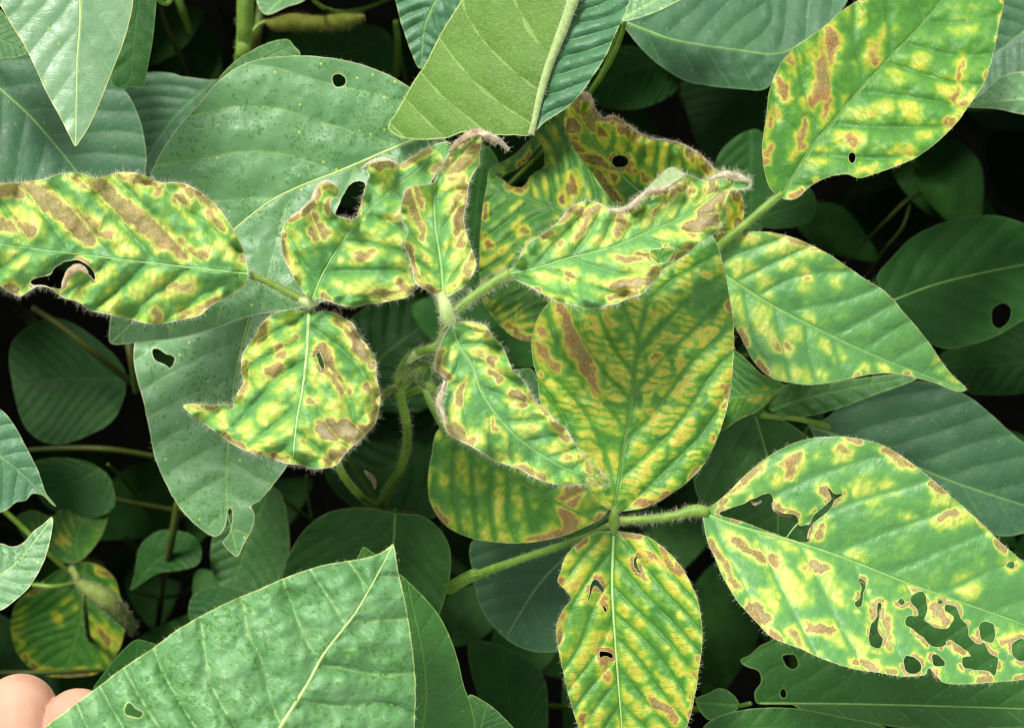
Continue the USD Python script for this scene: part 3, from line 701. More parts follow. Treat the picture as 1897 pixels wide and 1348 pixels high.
# lower right
C = Thing("trifoliate_leaf", "large yellow-mottled three-part soybean leaf at lower right whose right leaflet is full of holes", "soybean leaf", P([(1137, 965)], .722)[0], "diseased three-part leaves")
stem(C, "petiole", "1137,968 1100,988 1060,1003 1010,1020 960,1037 900,1058 862,1075 835,1092", [.722, .718, .714, .709, .704, .695, .68, .66], [7, 7, 7, 8, 8, 9, 10, 10], "stem_dark", hairs=4, hair_len=8)
stem(C, "petiolule", "1140,965 1190,962 1250,955 1290,945 1312,950", [.722, .724, .726, .727, .727], [9, 8, 9, 12, 10], "stem", hairs=16, hair_len=10)
stem(C, "leaf_joint", "1139,938 1138,950 1137,965 1137,980 1137,992", [.724, .725, .724, .723, .722], [3, 8, 10, 8, 3], "stem", hairs=10, hair_len=9)
leaflet(C, "1138,945 1115,935 1090,905 1060,880 1030,840 1010,790 1000,740 995,700 987,665 985,640 990,605 1005,575 1020,555 1050,500 1110,460 1180,425 1250,405 1300,415 1325,445 1340,490 1350,540 1358,590 1360,630 1357,690 1350,740 1340,780 1325,820 1300,865 1270,895 1235,920 1200,938 1165,945",
        "1139,943 1155,836 1169,749 1183,627 1204,540 1240,430", (.722, .732), "sick", label="broad upper leaflet with dark green veins on yellow",
        les="b 1037,572 1045,590 9;b 1048,590 1066,640 13;b 1064,640 1093,690 13;b 1090,690 1106,728 9;b 1000,608 1006,615 8;b 998,640 1012,668 9;b 1012,668 1032,682 9;o 1047,722 1050,728 8;o 1056,745 1060,755 7;b 1212,668 1220,660 8;o 1120,590 1125,605 9;o 1172,590 1178,610 7;o 1150,650 1155,665 8;t 1207,764 1213,766 5;b 1330,747 1345,745 5;b 1345,718 1350,720 5;t 1180,930 1215,930 8;o 1240,620 1262,632 8;o 1130,845 1135,880 7;o 1160,890 1170,900 8;y 1100,770 1140,780 18;y 1200,780 1260,760 16;y 1185,830 1200,840 14;y 1140,690 1150,720 14;o 1265,770 1275,780 7;y 1255,720 1280,730 14;y 1270,600 1290,610 12;y 1120,560 1130,640 12;y 1175,560 1180,620 12;y 1085,800 1100,840 14;y 1170,880 1220,840 12;y 1230,560 1250,580 12;y 1290,680 1320,670 10",
        mott=1.75, tertiary=.75, vein_w=5.0, margin=.10, res=4.0, fold=.002, tilt=.003, arch=.004, bend=-.0008, quilt=.0015, veins=7, vein_slope=1.2, rib=("stem_dark", 2.4), fringe=.6, fringe_len=7)
leaflet(C, "1303,948 1325,932 1350,910 1380,880 1410,855 1440,835 1480,817 1520,809 1560,809 1600,814 1640,826 1690,858 1735,895 1775,930 1815,965 1850,1000 1890,1035 1960,1100 2000,1170 1960,1230 1897,1257 1850,1262 1800,1266 1750,1264 1732,1248 1720,1236 1715,1248 1695,1252 1670,1252 1630,1246 1580,1238 1530,1222 1480,1200 1430,1180 1400,1150 1370,1118 1350,1088 1335,1060 1325,1035 1310,1000 1304,970",
        "1306,952 1366,974 1437,993 1543,1026 1690,1083 1787,1117 1950,1175", (.727, .722), "sick_pale", label="right leaflet riddled with holes and tears",
        holes=["1332,952 1366,937 1400,922 1429,914 1434,940 1450,950 1475,955 1480,973 1490,973 1500,970 1505,957 1524,940 1540,922 1533,905 1537,904 1546,914 1560,914 1547,926 1535,945 1512,966 1502,985 1496,1004 1458,995 1416,981 1370,964",
               "1604,1080 1599,1103 1596,1122 1586,1123 1583,1115 1592,1108 1596,1090 1590,1072 1594,1070", "1627,1115 1633,1118 1630,1138 1626,1168 1635,1184 1630,1200 1612,1194 1613,1160 1624,1142",
               "1686,1113 1694,1098 1711,1096 1718,1130 1713,1146 1732,1161 1752,1163 1763,1155 1766,1142 1751,1130 1753,1119 1770,1123 1779,1142 1793,1159 1795,1178 1812,1193 1824,1189 1833,1210 1848,1218 1842,1250 1831,1243 1808,1239 1785,1235 1783,1218 1799,1214 1779,1197 1758,1184 1749,1195 1728,1197 1711,1180 1694,1167 1677,1155 1680,1142 1701,1138 1698,1125",
               "1817,1153 1838,1155 1844,1172 1838,1189 1817,1180", "1875,1193 1897,1184 1900,1222 1880,1218", "1676,1216 1691,1216 1707,1231 1701,1246 1680,1243", "1728,1212 1741,1214 1751,1231 1730,1231",
               "1671,1108 1677,1115 1671,1121 1664,1115", "1737,1111 1747,1111 1747,1117 1738,1118", "1874,1039 1880,1045 1876,1053 1865,1048"],
        les="b 1463,860 1478,850 13;b 1462,880 1468,872 9;y 1440,885 1450,875 12;b 1555,830 1570,838 9;y 1560,850 1560,850 12;b 1380,890 1350,915 6;b 1400,872 1410,865 5;b 1660,852 1690,862 7;t 1745,957 1770,945 8;y 1735,960 1790,955 14;b 1360,1000 1385,1015 9;b 1385,1015 1440,1040 12;o 1352,988 1362,1000 7;t 1500,1045 1525,1052 11;o 1497,1060 1500,1065 6;b 1318,1012 1328,1022 6;b 1333,1035 1348,1055 8;b 1352,1065 1368,1085 8;t 1395,1128 1412,1145 14;b 1465,1165 1480,1192 8;o 1488,1200 1512,1215 7;t 1500,1160 1540,1166 10 20;t 1590,1225 1620,1238 11;t 1730,1125 1750,1150 12;t 1616,1118 1620,1150 6;t 1765,1190 1790,1205 7;t 1640,1150 1650,1200 7;t 1522,905 1530,915 8;b 1528,975 1512,995 7;t 1683,1090 1690,1096 6;t 1440,935 1475,958 6;t 1735,1240 1728,1258 7;y 1458,1075 1480,1105 20;y 1534,1080 1545,1100 13;o 1553,1113 1560,1116 6;y 1595,905 1615,920 17;y 1580,1025 1592,1032 12;y 1783,1080 1795,1090 16;y 1440,1060 1450,1090 14;y 1560,1185 1600,1200 12;y 1640,900 1660,910 9;y 1735,920 1750,925 10;y 1680,955 1690,960 8;y 1420,1100 1430,1120 10;b 1868,1043 1880,1046 8;t 1850,1190 1890,1175 6;y 1350,1000 1340,985 8;y 1450,1000 1500,1025 8",
        mott=.35, margin=.2, res=4.5, fold=.006, tilt=-.001, arch=.004, quilt=.0009, veins=6.5, vein_slope=.95, rib=("rib", 3.4), fringe=1.0, fringe_len=8)
stem(C, "vein_strand", "1484,964 1472,976 1461,990 1453,1003", .7275, [2.2, 1.6, 1.3, 1.0], "rib")
for s_, w_ in (("1390,928 1400,933 1411,927", [4, 11, 5]), ("1431,930 1437,944 1450,953 1466,956", [4, 12, 10, 4]), ("1536,905 1540,918 1532,930", [4, 11, 5]), ("1546,915 1556,910 1563,913", [3, 7, 3]),
               ("1508,966 1500,984 1497,998", [4, 10, 5]), ("1627,1117 1630,1140 1628,1160", [4, 9, 4]), ("1720,1140 1735,1158 1755,1160", [5, 12, 5]), ("1752,1188 1772,1198 1790,1212", [5, 12, 4]), ("1724,1240 1732,1252 1736,1262", [4, 10, 6]), ("1614,1172 1606,1180 1598,1176", [4, 9, 3]), ("1590,1086 1596,1076 1604,1082", [3, 7, 3])):
    roll(C, s_, .7285, w_, "dry", name="torn_flap", turn=1.3)
leaflet(C, "1137,985 1110,985 1085,995 1060,1015 1045,1035 1038,1060 1032,1075 1036,1082 1050,1095 1058,1110 1052,1117 1045,1125 1035,1145 1030,1165 1033,1195 1040,1230 1050,1275 1060,1310 1072,1348 1095,1400 1150,1450 1210,1430 1250,1390 1272,1348 1285,1300 1295,1240 1301,1190 1300,1150 1292,1110 1275,1070 1255,1040 1225,1010 1195,992 1165,986",
        "1137,983 1134,1085 1139,1178 1146,1271 1152,1348 1155,1430", (.722, .70), "sick", label="lower leaflet, orange-yellow on its left half",
        holes=["1090,1116 1092,1095 1098,1075 1104,1072 1118,1088 1118,1097 1104,1084 1099,1085 1094,1100", "1111,1207 1122,1206 1136,1211 1133,1219 1122,1214 1112,1216", "1173,1046 1176,1032 1182,1029 1179,1040 1182,1052 1189,1060 1184,1060 1176,1050", "1116,1120 1121,1124 1124,1133 1119,1129"],
        les="b 1205,1030 1235,1040 9;b 1235,1040 1262,1060 8;o 1265,1062 1270,1070 6;t 1108,1070 1120,1085 7;t 1108,1115 1116,1118 5;t 1118,1105 1122,1128 6;b 1120,1220 1127,1255 9;b 1060,1250 1064,1268 5;b 1075,1325 1078,1338 7;t 1210,1300 1235,1312 9;b 1235,1312 1252,1330 9;t 1180,1035 1184,1050 6;t 1194,1072 1200,1078 4;b 1126,1172 1132,1178 5;b 1081,1212 1085,1218 4;t 1285,1245 1293,1260 6;b 1040,1140 1034,1160 5;b 1040,1070 1050,1090 6;o 1100,1020 1120,1000 8;o 1070,1075 1065,1090 10;y 1050,1040 1080,1050 13;y 1068,1060 1075,1110 12;y 1095,1180 1075,1200 13;y 1080,1230 1060,1210 10;y 1110,1320 1105,1340 11;y 1170,1165 1175,1175 13;y 1178,1240 1185,1248 11;y 1185,1010 1200,1008 9;y 1158,1135 1150,1140 8;o 1110,1180 1100,1200 7;b 1150,1340 1155,1348 5;y 1262,1185 1265,1200 8;y 1170,1200 1160,1220 10;y 1215,1345 1230,1350 10;o 1065,1285 1075,1300 7",
        mott=1.25, mott_side=(1.0, .35), margin=.12, res=4.5, fold=.007, tilt=.001, arch=.004, quilt=.0012, veins=8, vein_slope=1.2, rib=("rib_pale", 3.6), fringe=1.1, fringe_len=8)

# upper right
D = Thing("trifoliate_leaf", "mottled three-part soybean leaf spread across the upper right on a long stalk", "soybean leaf", P([(1340, 447)], .702)[0], "diseased three-part leaves")
stem(D, "petiolule", "1448,357 1420,382 1385,412 1345,445 1310,480", [.704, .703, .702, .700, .697], [9, 9, 9, 9, 9], "stem", hairs=4, hair_len=8)
stem(D, "petiole", "1312,478 1290,560 1260,680 1220,800", [.697, .68, .65, .60], [9, 9, 9, 9], "stem_dark")
leaflet(D, "1447,367 1425,345 1415,310 1412,270 1420,210 1425,170 1440,130 1465,95 1495,72 1520,55 1560,20 1590,0 1640,-50 1720,-110 1800,-130 1850,-80 1860,0 1850,50 1840,100 1825,150 1800,190 1770,230 1740,260 1700,290 1660,308 1620,322 1592,330 1568,323 1530,330 1500,346 1475,368",
        "1448,364 1495,285 1564,200 1640,115 1718,33 1810,-90", (.704, .700), "sick", label="end leaflet at the upper right with a long brown lesion", holes=["1573,285 1580,283 1585,292 1578,303 1572,295"],
        les="b 1538,58 1545,80 11;b 1535,80 1530,125 15;b 1530,125 1520,175 14;b 1512,180 1500,195 10;b 1535,195 1530,210 7;o 1533,225 1530,232 5;b 1492,232 1485,270 8;o 1468,285 1475,278 6;b 1615,98 1625,115 9;o 1618,85 1650,55 6;y 1600,120 1625,85 10;b 1464,105 1470,115 6;o 1472,125 1474,132 5;b 1445,145 1456,180 8;b 1432,205 1430,230 6;b 1425,268 1422,285 6;b 1574,255 1585,265 8;y 1560,255 1595,258 11;o 1775,48 1790,43 6;y 1770,48 1800,45 10;o 1605,208 1608,214 6;y 1592,215 1620,208 12;y 1682,195 1690,215 14;y 1750,155 1770,170 15;t 1785,105 1770,190 4;o 1713,245 1720,250 6;y 1710,250 1725,240 8;o 1680,278 1690,275 6;y 1660,285 1690,278 10;y 1660,135 1668,140 11;o 1518,285 1522,292 6;y 1510,295 1530,285 10;o 1590,318 1620,312 5;y 1560,185 1570,205 6;y 1500,90 1505,105 6;y 1590,35 1580,20 10;o 1583,20 1590,15 5;y 1700,120 1710,100 10;y 1635,200 1645,195 9;b 1750,235 1762,222 4;b 1778,205 1790,190 4",
        mott=.36, margin=.12, res=5, fold=.006, tilt=.003, arch=.004, bend=-.001, quilt=.0016, veins=8, vein_slope=.6, rib=("stem_dark", 2.2), fringe=.5, fringe_len=6)
leaflet(D, "1325,470 1335,450 1355,438 1385,430 1425,430 1460,437 1500,452 1550,480 1600,515 1640,540 1680,585 1710,620 1735,655 1760,690 1791,721 1775,725 1740,712 1700,700 1660,692 1620,692 1580,700 1540,708 1500,713 1460,708 1430,700 1400,675 1385,650 1370,620 1345,580 1322,530",
        "1322,500 1347,513 1420,560 1500,602 1600,650 1700,690 1788,722", (.696, .684), "sick_pale", label="right leaflet tapering to a point, pale green towards its tip",
        les="b 1450,436 1500,452 7;b 1490,448 1520,462 7;o 1390,500 1400,505 9;o 1450,488 1460,483 7;y 1425,455 1500,465 11;b 1491,505 1492,518 5;y 1490,500 1492,535 8;y 1550,500 1548,525 7;y 1420,525 1418,540 12;y 1370,560 1388,600 12;y 1420,567 1412,580 13;y 1400,600 1455,640 12;b 1440,640 1462,645 7;y 1470,615 1485,620 10;o 1495,568 1496,575 5;y 1496,570 1498,590 7;o 1530,636 1536,646 6;y 1530,640 1555,660 8;o 1600,682 1640,685 5;y 1440,690 1520,695 8;y 1360,480 1370,520 9;o 1380,440 1400,445 7;o 1786,718 1790,722 5;o 1765,703 1775,712 5;y 1740,660 1735,680 6",
        mott=.22, margin=.14, res=4.5, fold=.004, tilt=.003, arch=.006, quilt=.0012, veins=8, vein_slope=.7, rib=("rib", 2.2), fringe=.4, fringe_len=6)
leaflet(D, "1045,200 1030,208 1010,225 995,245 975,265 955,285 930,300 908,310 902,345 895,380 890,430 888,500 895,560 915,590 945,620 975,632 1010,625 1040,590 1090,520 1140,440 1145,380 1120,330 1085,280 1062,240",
        "1140,470 1080,420 1030,390 985,370 940,360", (.668, .66), "sick_shaded", label="shaded left leaflet half hidden behind the small centre leaf", holes=["918,322 945,318 975,302 1000,265 1008,285 1006,310 985,325 970,345 947,345 930,332"],
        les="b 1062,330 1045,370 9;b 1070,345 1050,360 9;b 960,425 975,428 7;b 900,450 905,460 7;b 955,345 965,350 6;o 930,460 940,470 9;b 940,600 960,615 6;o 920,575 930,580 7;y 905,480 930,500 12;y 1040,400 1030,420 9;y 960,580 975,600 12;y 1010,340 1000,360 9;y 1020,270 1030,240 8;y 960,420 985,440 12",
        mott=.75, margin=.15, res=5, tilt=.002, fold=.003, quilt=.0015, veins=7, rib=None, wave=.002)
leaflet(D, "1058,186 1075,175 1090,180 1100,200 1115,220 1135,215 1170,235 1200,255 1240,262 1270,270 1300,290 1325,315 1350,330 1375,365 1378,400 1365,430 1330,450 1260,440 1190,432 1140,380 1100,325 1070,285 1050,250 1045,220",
        "1335,448 1250,400 1190,360 1130,300 1075,225", (.682, .696), "sick_shaded", label="upper leaflet, brown and crinkled along its top edge", holes=["1133,296 1145,288 1160,292 1163,304 1148,310 1136,306"],
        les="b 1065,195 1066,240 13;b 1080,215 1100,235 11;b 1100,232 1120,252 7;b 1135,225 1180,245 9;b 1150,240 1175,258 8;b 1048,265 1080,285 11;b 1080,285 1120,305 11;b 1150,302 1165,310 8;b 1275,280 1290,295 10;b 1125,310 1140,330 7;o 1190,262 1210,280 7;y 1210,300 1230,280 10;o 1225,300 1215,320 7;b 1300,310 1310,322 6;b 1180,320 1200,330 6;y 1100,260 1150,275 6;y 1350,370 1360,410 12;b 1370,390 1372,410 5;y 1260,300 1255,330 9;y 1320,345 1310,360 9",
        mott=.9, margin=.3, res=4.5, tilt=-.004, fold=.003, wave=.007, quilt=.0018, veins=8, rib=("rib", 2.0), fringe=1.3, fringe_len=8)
roll(D, "1060,188 1072,178 1088,180 1098,196", [.712, .714, .714, .711], [8, 20, 20, 10], "dry", name="withered_tip", turn=2.0, hairs=4)
roll(D, "1096,196 1106,212 1118,222 1135,217 1160,232", [.708, .708, .707, .706, .703], [8, 10, 11, 12, 5], "dry_brown", name="curled_margin", turn=1.6, hairs=4)
roll(D, "1160,232 1200,255 1240,262 1272,272 1302,292 1325,316", .704, [4, 5, 6, 6, 6, 4], "dry", name="curled_margin", turn=1.7, hairs=5)

# mottled leaf under the broad leaflet
E = Thing("soybean_leaf", "yellow-green mottled leaf with a brown wedge, under the tip of the long centre leaflet", "soybean leaf", P([(810, 800)], .690)[0])
leaflet(E, "800,840 808,800 830,785 850,790 900,810 960,830 1030,850 1090,870 1120,895 1128,940 1112,962 1085,975 1050,990 1010,1000 960,1006 910,1003 870,995 835,980 810,955 796,925 793,880",
        "830,795 900,850 960,890 1030,930 1110,968", (.674, .668), "sick", name="blade", les="b 1065,905 1045,950 15;b 1050,950 1060,985 14;b 1080,960 1030,990 8;y 1085,930 1100,960 9;o 1100,905 1112,925 8;y 870,880 880,900 12;y 930,910 920,960 11;y 840,960 850,970 12;o 895,990 905,980 7;y 850,850 860,870 11;y 960,925 980,940 8;y 900,985 960,998 8;y 1035,960 1015,985 7", mott=.8, margin=.14, res=5, tilt=.004, fold=.002, quilt=.0014, veins=7, vein_slope=.7, rib=("stem_dark", 2.2))
stem(E, "petiole", "826,800 812,770 800,745 785,720 745,735", [.691, .688, .684, .678, .668], [7, 10, 12, 9, 7], "stem", hairs=3)


def single(label, outline, mid, z, mat, base=None, stalk=True, name="soybean_leaf", group=None, drop=.12, out=(0, 0), **kw):
    o = pts(mid)[0] if base is None else base
    t = Thing(name, label, "soybean leaf", P([o], deep(z[0]))[0], group)
    leaflet(t, outline, mid, z, mat, name="blade", **kw)
    if stalk:
        stalk_down(t, pts(mid)[0], float(deep(z[0])) - .0015, out=out, drop=drop)
    return t


# ------------------------------------------------------------------ healthy leaves, upper left and top
single("broad pale blue-green leaf at upper left with a round hole near its top edge",
       "205,636 203,600 212,560 225,500 245,430 265,360 280,320 300,280 330,235 370,190 400,155 440,125 480,110 525,104 580,104 640,112 700,130 740,150 790,185 825,230 822,262 800,320 770,390 720,470 660,530 590,562 530,576 480,582 440,593 400,608 350,622 300,630 250,635",
       "818,240 745,268 642,312 515,365 440,420 340,510 208,633", (.716, .706), "blue", res=6, holes=["616,146 620,139 630,138 638,144 641,151 636,159 627,161 619,157", "622,399 630,375 642,350 656,337 676,339 674,365 664,396 655,408 640,404"],
       fold=.002, arch=.004, tilt=-.004, veins=6, vein_slope=1.1, quilt=.0010, rib=("rib_pale", 4.2), fringe=.5, fringe_len=7)
single("small leaf edge behind the top of the broad pale leaf", "405,150 430,118 460,97 495,80 520,73 535,74 545,86 556,100 540,125 480,140 430,160", "430,160 490,110 540,85", (.690, .694), "green", rib=None)
single("blue-green leaf at lower left with a torn forked tip and a ragged hole", "262,590 252,625 247,660 252,695 265,740 275,790 285,840 300,880 320,920 350,960 385,989 398,994 411,986 419,968 422,946 426,938 430,948 429,970 424,988 413,1001 412,1006 425,1020 440,1031 451,1008 468,977 472,953 465,936 480,928 500,905 520,880 540,850 580,780 610,700 620,640 590,580 500,545 400,545 310,565",
       "470,560 440,680 425,800 420,935 440,1026", (.688, .676), "blue", res=6, holes=["282,647 291,646 308,655 324,662 322,672 315,681 304,674 286,666"], fold=.002, tilt=.006, arch=.004, veins=7, vein_slope=.5, quilt=.0012, rib=("rib", 3.0), fringe=.3, fringe_len=6)
single("pale bright leaf hanging point-down in the top left corner", "-60,-110 -10,-10 20,45 45,85 65,125 85,170 110,215 130,255 140,272 150,258 165,235 185,190 205,140 225,90 240,40 247,0 248,-120 190,-240 60,-240", "110,-210 148,0 143,120 140,271", (.790, .775), "pale", res=6, fold=-.002, tilt=-.003, veins=7, vein_slope=1.3, quilt=.0004, rib=("rib_pale", 4.0))
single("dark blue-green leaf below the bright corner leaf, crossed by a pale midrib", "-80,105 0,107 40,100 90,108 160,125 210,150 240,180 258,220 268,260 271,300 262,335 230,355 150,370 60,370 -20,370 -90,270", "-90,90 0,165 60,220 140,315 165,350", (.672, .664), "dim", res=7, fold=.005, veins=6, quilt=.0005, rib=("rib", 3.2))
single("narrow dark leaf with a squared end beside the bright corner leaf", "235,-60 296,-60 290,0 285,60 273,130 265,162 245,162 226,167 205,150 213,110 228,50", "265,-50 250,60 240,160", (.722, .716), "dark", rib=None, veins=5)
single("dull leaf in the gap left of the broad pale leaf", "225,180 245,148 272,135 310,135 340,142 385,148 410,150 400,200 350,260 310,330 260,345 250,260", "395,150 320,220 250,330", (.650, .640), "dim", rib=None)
single("light green leaf corner at the left edge near the top", "-60,5 -10,12 15,35 35,65 50,95 40,103 20,108 -50,104", "-50,50 50,97", (.690, .690), "green", rib=None)
F8 = Thing("soybean_leaf", "upturned leaf at top centre, half light green underside and half blue-green", "soybean leaf", P([(986, 250)], .748)[0])
leaflet(F8, "720,240 722,225 732,212 750,180 770,145 790,115 810,75 830,40 855,0 885,-60 960,-110 1078,-60 1072,0 1050,60 1025,120 1005,180 992,220 987,250 960,251 920,250 880,246 855,246 830,255 790,259 745,255", "984,252 1005,170 1035,85 1068,0 1080,-60", (.748, .764), "under", name="blade", label="light green underside half", res=5, tilt=-.002, bend=-.0022, veins=5, vein_slope=.3, quilt=.0008, rib=None, fringe=.8, fringe_len=8)
leaflet(F8, "1066,-60 1168,-50 1162,15 1142,60 1122,105 1096,145 1075,175 1050,200 1025,216 1005,230 988,248 990,220 1003,180 1023,120 1048,60 1066,0", "987,250 1005,180 1035,95 1068,0 1076,-50", (.747, .762), "quilted", name="blade", label="blue-green quilted half", res=5, tilt=-.006, veins=9, vein_slope=.6, quilt=.0016, rib=None, fringe=.5, fringe_len=7)
stem(F8, "midrib", "1080,-60 1062,0 1040,62 1016,125 1000,180 990,225 984,250", [.766, .763, .759, .755, .752, .750, .748], [12, 11, 10, 8, 7, 6, 6], "rib_under", hairs=7, hair_len=8, lumps=.2)
stem(F8, "petiole", "985,246 945,200 900,110 885,0 880,-150", [.742, .722, .70, .68, .64], [6, 6, 6, 7, 8], "stem_dark")
single("puckered blue-green leaf behind the left edge of the upturned leaf", "730,-50 900,-50 870,0 850,40 820,85 795,115 778,128 765,105 750,65 737,20", "840,-50 790,40 780,120", (.690, .684), "quilted", veins=6, quilt=.0016, rib=("rib", 2.5))
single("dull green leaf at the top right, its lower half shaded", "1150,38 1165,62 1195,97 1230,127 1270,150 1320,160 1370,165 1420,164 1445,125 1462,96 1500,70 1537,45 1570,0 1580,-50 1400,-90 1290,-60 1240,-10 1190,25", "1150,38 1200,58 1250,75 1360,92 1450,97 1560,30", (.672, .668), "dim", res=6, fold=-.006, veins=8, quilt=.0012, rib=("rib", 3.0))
single("thin blue-green leaf edge above the dull leaf at top", "1150,38 1162,0 1170,-60 1300,-60 1290,-20 1245,8 1195,30", "1160,30 1230,-10 1290,-50", (.690, .690), "blue", rib=None)
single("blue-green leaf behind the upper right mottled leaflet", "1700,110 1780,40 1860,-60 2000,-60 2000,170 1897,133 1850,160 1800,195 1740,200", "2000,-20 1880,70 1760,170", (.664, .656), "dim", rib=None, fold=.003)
single("leaf with a folded lower edge at the right edge of the picture near the top", "1788,196 1822,170 1852,143 1890,133 1960,140 2000,180 1990,215 1897,212 1845,202", "2000,190 1897,183 1795,195", (.684, .680), "blue", rib=None, fold=-.008)

# ------------------------------------------------------------------ right side
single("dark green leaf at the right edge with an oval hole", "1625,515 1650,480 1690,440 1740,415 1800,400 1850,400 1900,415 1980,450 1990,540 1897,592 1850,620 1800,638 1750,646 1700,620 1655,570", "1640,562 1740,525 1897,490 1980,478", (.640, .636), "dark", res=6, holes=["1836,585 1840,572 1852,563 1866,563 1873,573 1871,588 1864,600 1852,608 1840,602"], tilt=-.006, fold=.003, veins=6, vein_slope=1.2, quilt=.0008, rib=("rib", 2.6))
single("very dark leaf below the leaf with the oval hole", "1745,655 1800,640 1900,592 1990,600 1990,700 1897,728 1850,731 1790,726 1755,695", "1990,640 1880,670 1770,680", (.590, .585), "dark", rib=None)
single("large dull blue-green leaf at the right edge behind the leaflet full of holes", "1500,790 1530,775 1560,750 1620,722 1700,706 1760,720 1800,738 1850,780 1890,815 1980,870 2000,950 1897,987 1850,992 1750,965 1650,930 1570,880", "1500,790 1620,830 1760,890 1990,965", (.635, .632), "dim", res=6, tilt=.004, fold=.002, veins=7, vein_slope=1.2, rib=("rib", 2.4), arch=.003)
single("dark leaf behind the gap in the leaflet full of holes", "1285,890 1300,850 1330,800 1370,772 1420,765 1455,780 1495,810 1530,880 1550,950 1530,1010 1450,1030 1370,1010 1310,950", "1400,772 1425,860 1440,940 1440,1020", (.660, .655), "green", res=6, veins=6, rib=("rib", 2.2), fold=.003)
single("green leaf with a brown spot between the broad leaflet and the pointed one", "1340,640 1362,650 1385,668 1410,692 1440,706 1452,714 1430,737 1405,760 1370,776 1335,797 1310,780 1320,700", "1445,722 1400,730 1320,740", (.672, .665), "sick", les="b 1400,732 1418,732 6;y 1350,745 1420,725 9;o 1375,735 1390,740 7", rib=None)
single("thin dark leaf edge under the pointed mottled leaflet", "1395,770 1405,735 1460,712 1540,708 1600,700 1670,692 1700,700 1610,735 1550,757 1490,772 1430,778", "1400,765 1520,730 1690,698", (.655, .662), "green", rib=None)
single("ragged green leaf with torn holes in the bottom right corner", "1371,1222 1390,1212 1407,1196 1430,1184 1455,1150 1520,1090 1650,1040 1800,1040 2000,1060 2000,1345 1897,1347 1700,1350 1560,1330 1500,1322 1460,1302 1412,1304 1400,1300 1398,1280 1410,1262 1405,1242 1382,1234",
       "1390,1302 1560,1303 1700,1306 1897,1312 1995,1316", (.668, .660), "green", res=6, holes=["1450,1215 1470,1212 1478,1228 1474,1238 1460,1235", "1446,1278 1454,1276 1456,1290 1447,1290"], fold=.004, veins=9, vein_slope=1.3, rib=("rib", 2.6))
single("torn leaf scrap beside the ragged leaf at the bottom", "1288,1296 1310,1284 1332,1274 1350,1279 1370,1306 1342,1327 1312,1332", "1368,1306 1290,1300", (.655, .650), "green", rib=None)
single("leaf cut by the bottom edge below the ragged leaf", "1300,1352 1330,1326 1400,1311 1480,1312 1560,1327 1640,1347 1700,1400 1500,1440 1320,1400", "1330,1352 1450,1350 1600,1375", (.686, .680), "green", rib=None)

# ------------------------------------------------------------------ bottom centre and left
single("large pale leaf in the foreground at bottom left, pointing up to the right", "80,1350 120,1318 170,1280 230,1235 290,1195 330,1165 400,1125 470,1095 540,1065 600,1046 660,1036 700,1026 722,1012 728,1006 733,1028 738,1060 750,1110 760,1170 768,1230 770,1290 768,1350 765,1450 600,1580 300,1580 110,1500 40,1400",
       "430,1500 520,1345 570,1265 599,1212 662,1129 728,1010", (.786, .782), "silver", res=5, holes=["236,1302 245,1306 255,1315 264,1319 262,1325 257,1329 243,1325 232,1320"], fold=-.002, tilt=.005, arch=.004, bend=-.001, veins=7, vein_slope=.45, quilt=.0028, rib=("rib_pale", 5.0), fringe=.4, fringe_len=7)
single("shaded green leaf tucked behind the right edge of the large foreground leaf", "730,1060 745,1066 762,1082 790,1110 820,1150 845,1210 860,1270 874,1310 880,1350 875,1430 740,1430 750,1290 740,1170", "770,1420 790,1270 755,1080", (.735, .745), "green", tilt=.012, rib=None, veins=7)
single("dark rounded leaf in the shade above the tip of the foreground leaf", "518,1095 522,1070 530,1040 550,1000 580,965 620,945 680,940 735,950 780,955 815,980 834,1020 833,1070 820,1120 800,1165 780,1180 740,1150 650,1160 560,1140", "732,945 728,1010 700,1140", (.640, .632), "green", res=6, rib=("rib", 2.4), fold=.002, veins=6)
single("dull green leaf right of the forked leaf tip", "390,1020 396,1065 420,1092 450,1098 485,1098 520,1085 536,1020 532,960 520,915 500,900 470,910 440,940 400,980", "500,900 460,1000 430,1095", (.56, .555), "green", rib=None)
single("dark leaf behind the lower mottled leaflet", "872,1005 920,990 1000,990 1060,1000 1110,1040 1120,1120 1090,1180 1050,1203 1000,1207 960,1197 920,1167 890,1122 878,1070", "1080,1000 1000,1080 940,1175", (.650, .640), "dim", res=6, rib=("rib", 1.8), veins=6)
single("small leaf corner at the bottom edge, right of the foreground leaf", "868,1288 900,1300 930,1325 957,1357 965,1430 865,1430", "870,1420 900,1310", (.690, .690), "green", rib=None)
single("near-black leaf deep below the mottled lower leaflet", "870,1190 940,1200 1000,1240 1015,1300 1000,1420 940,1420 890,1300", "960,1420 930,1210", (.580, .575), "dark", rib=None)
single("tiny leaf tip poking up behind the foreground leaf's point", "655,1045 664,1028 673,1012 690,1022 702,1032 690,1060 660,1065", "680,1062 673,1014", (.730, .735), "green", rib=None)
single("bright green leaf with a nibbled lower edge at the left edge", "-40,740 0,757 25,785 50,830 70,870 85,912 105,938 96,934 80,918 60,914 48,926 30,930 10,945 -40,955 -90,860", "-90,780 20,860 102,936", (.690, .684), "quilted", rib=None, veins=7)
single("blue-green leaf pointing up to the right at the left edge", "-50,1015 0,1006 25,1012 45,1003 60,985 80,970 97,957 95,990 82,1038 55,1086 20,1118 0,1131 -60,1150 -90,1080", "-90,1110 20,1050 96,960", (.708, .704), "blue", rib=None)
G = Thing("soybean_leaf", "dim mottled leaf with yellow and brown edge in the dark lower left", "soybean leaf", P([(160, 1050)], .60)[0])
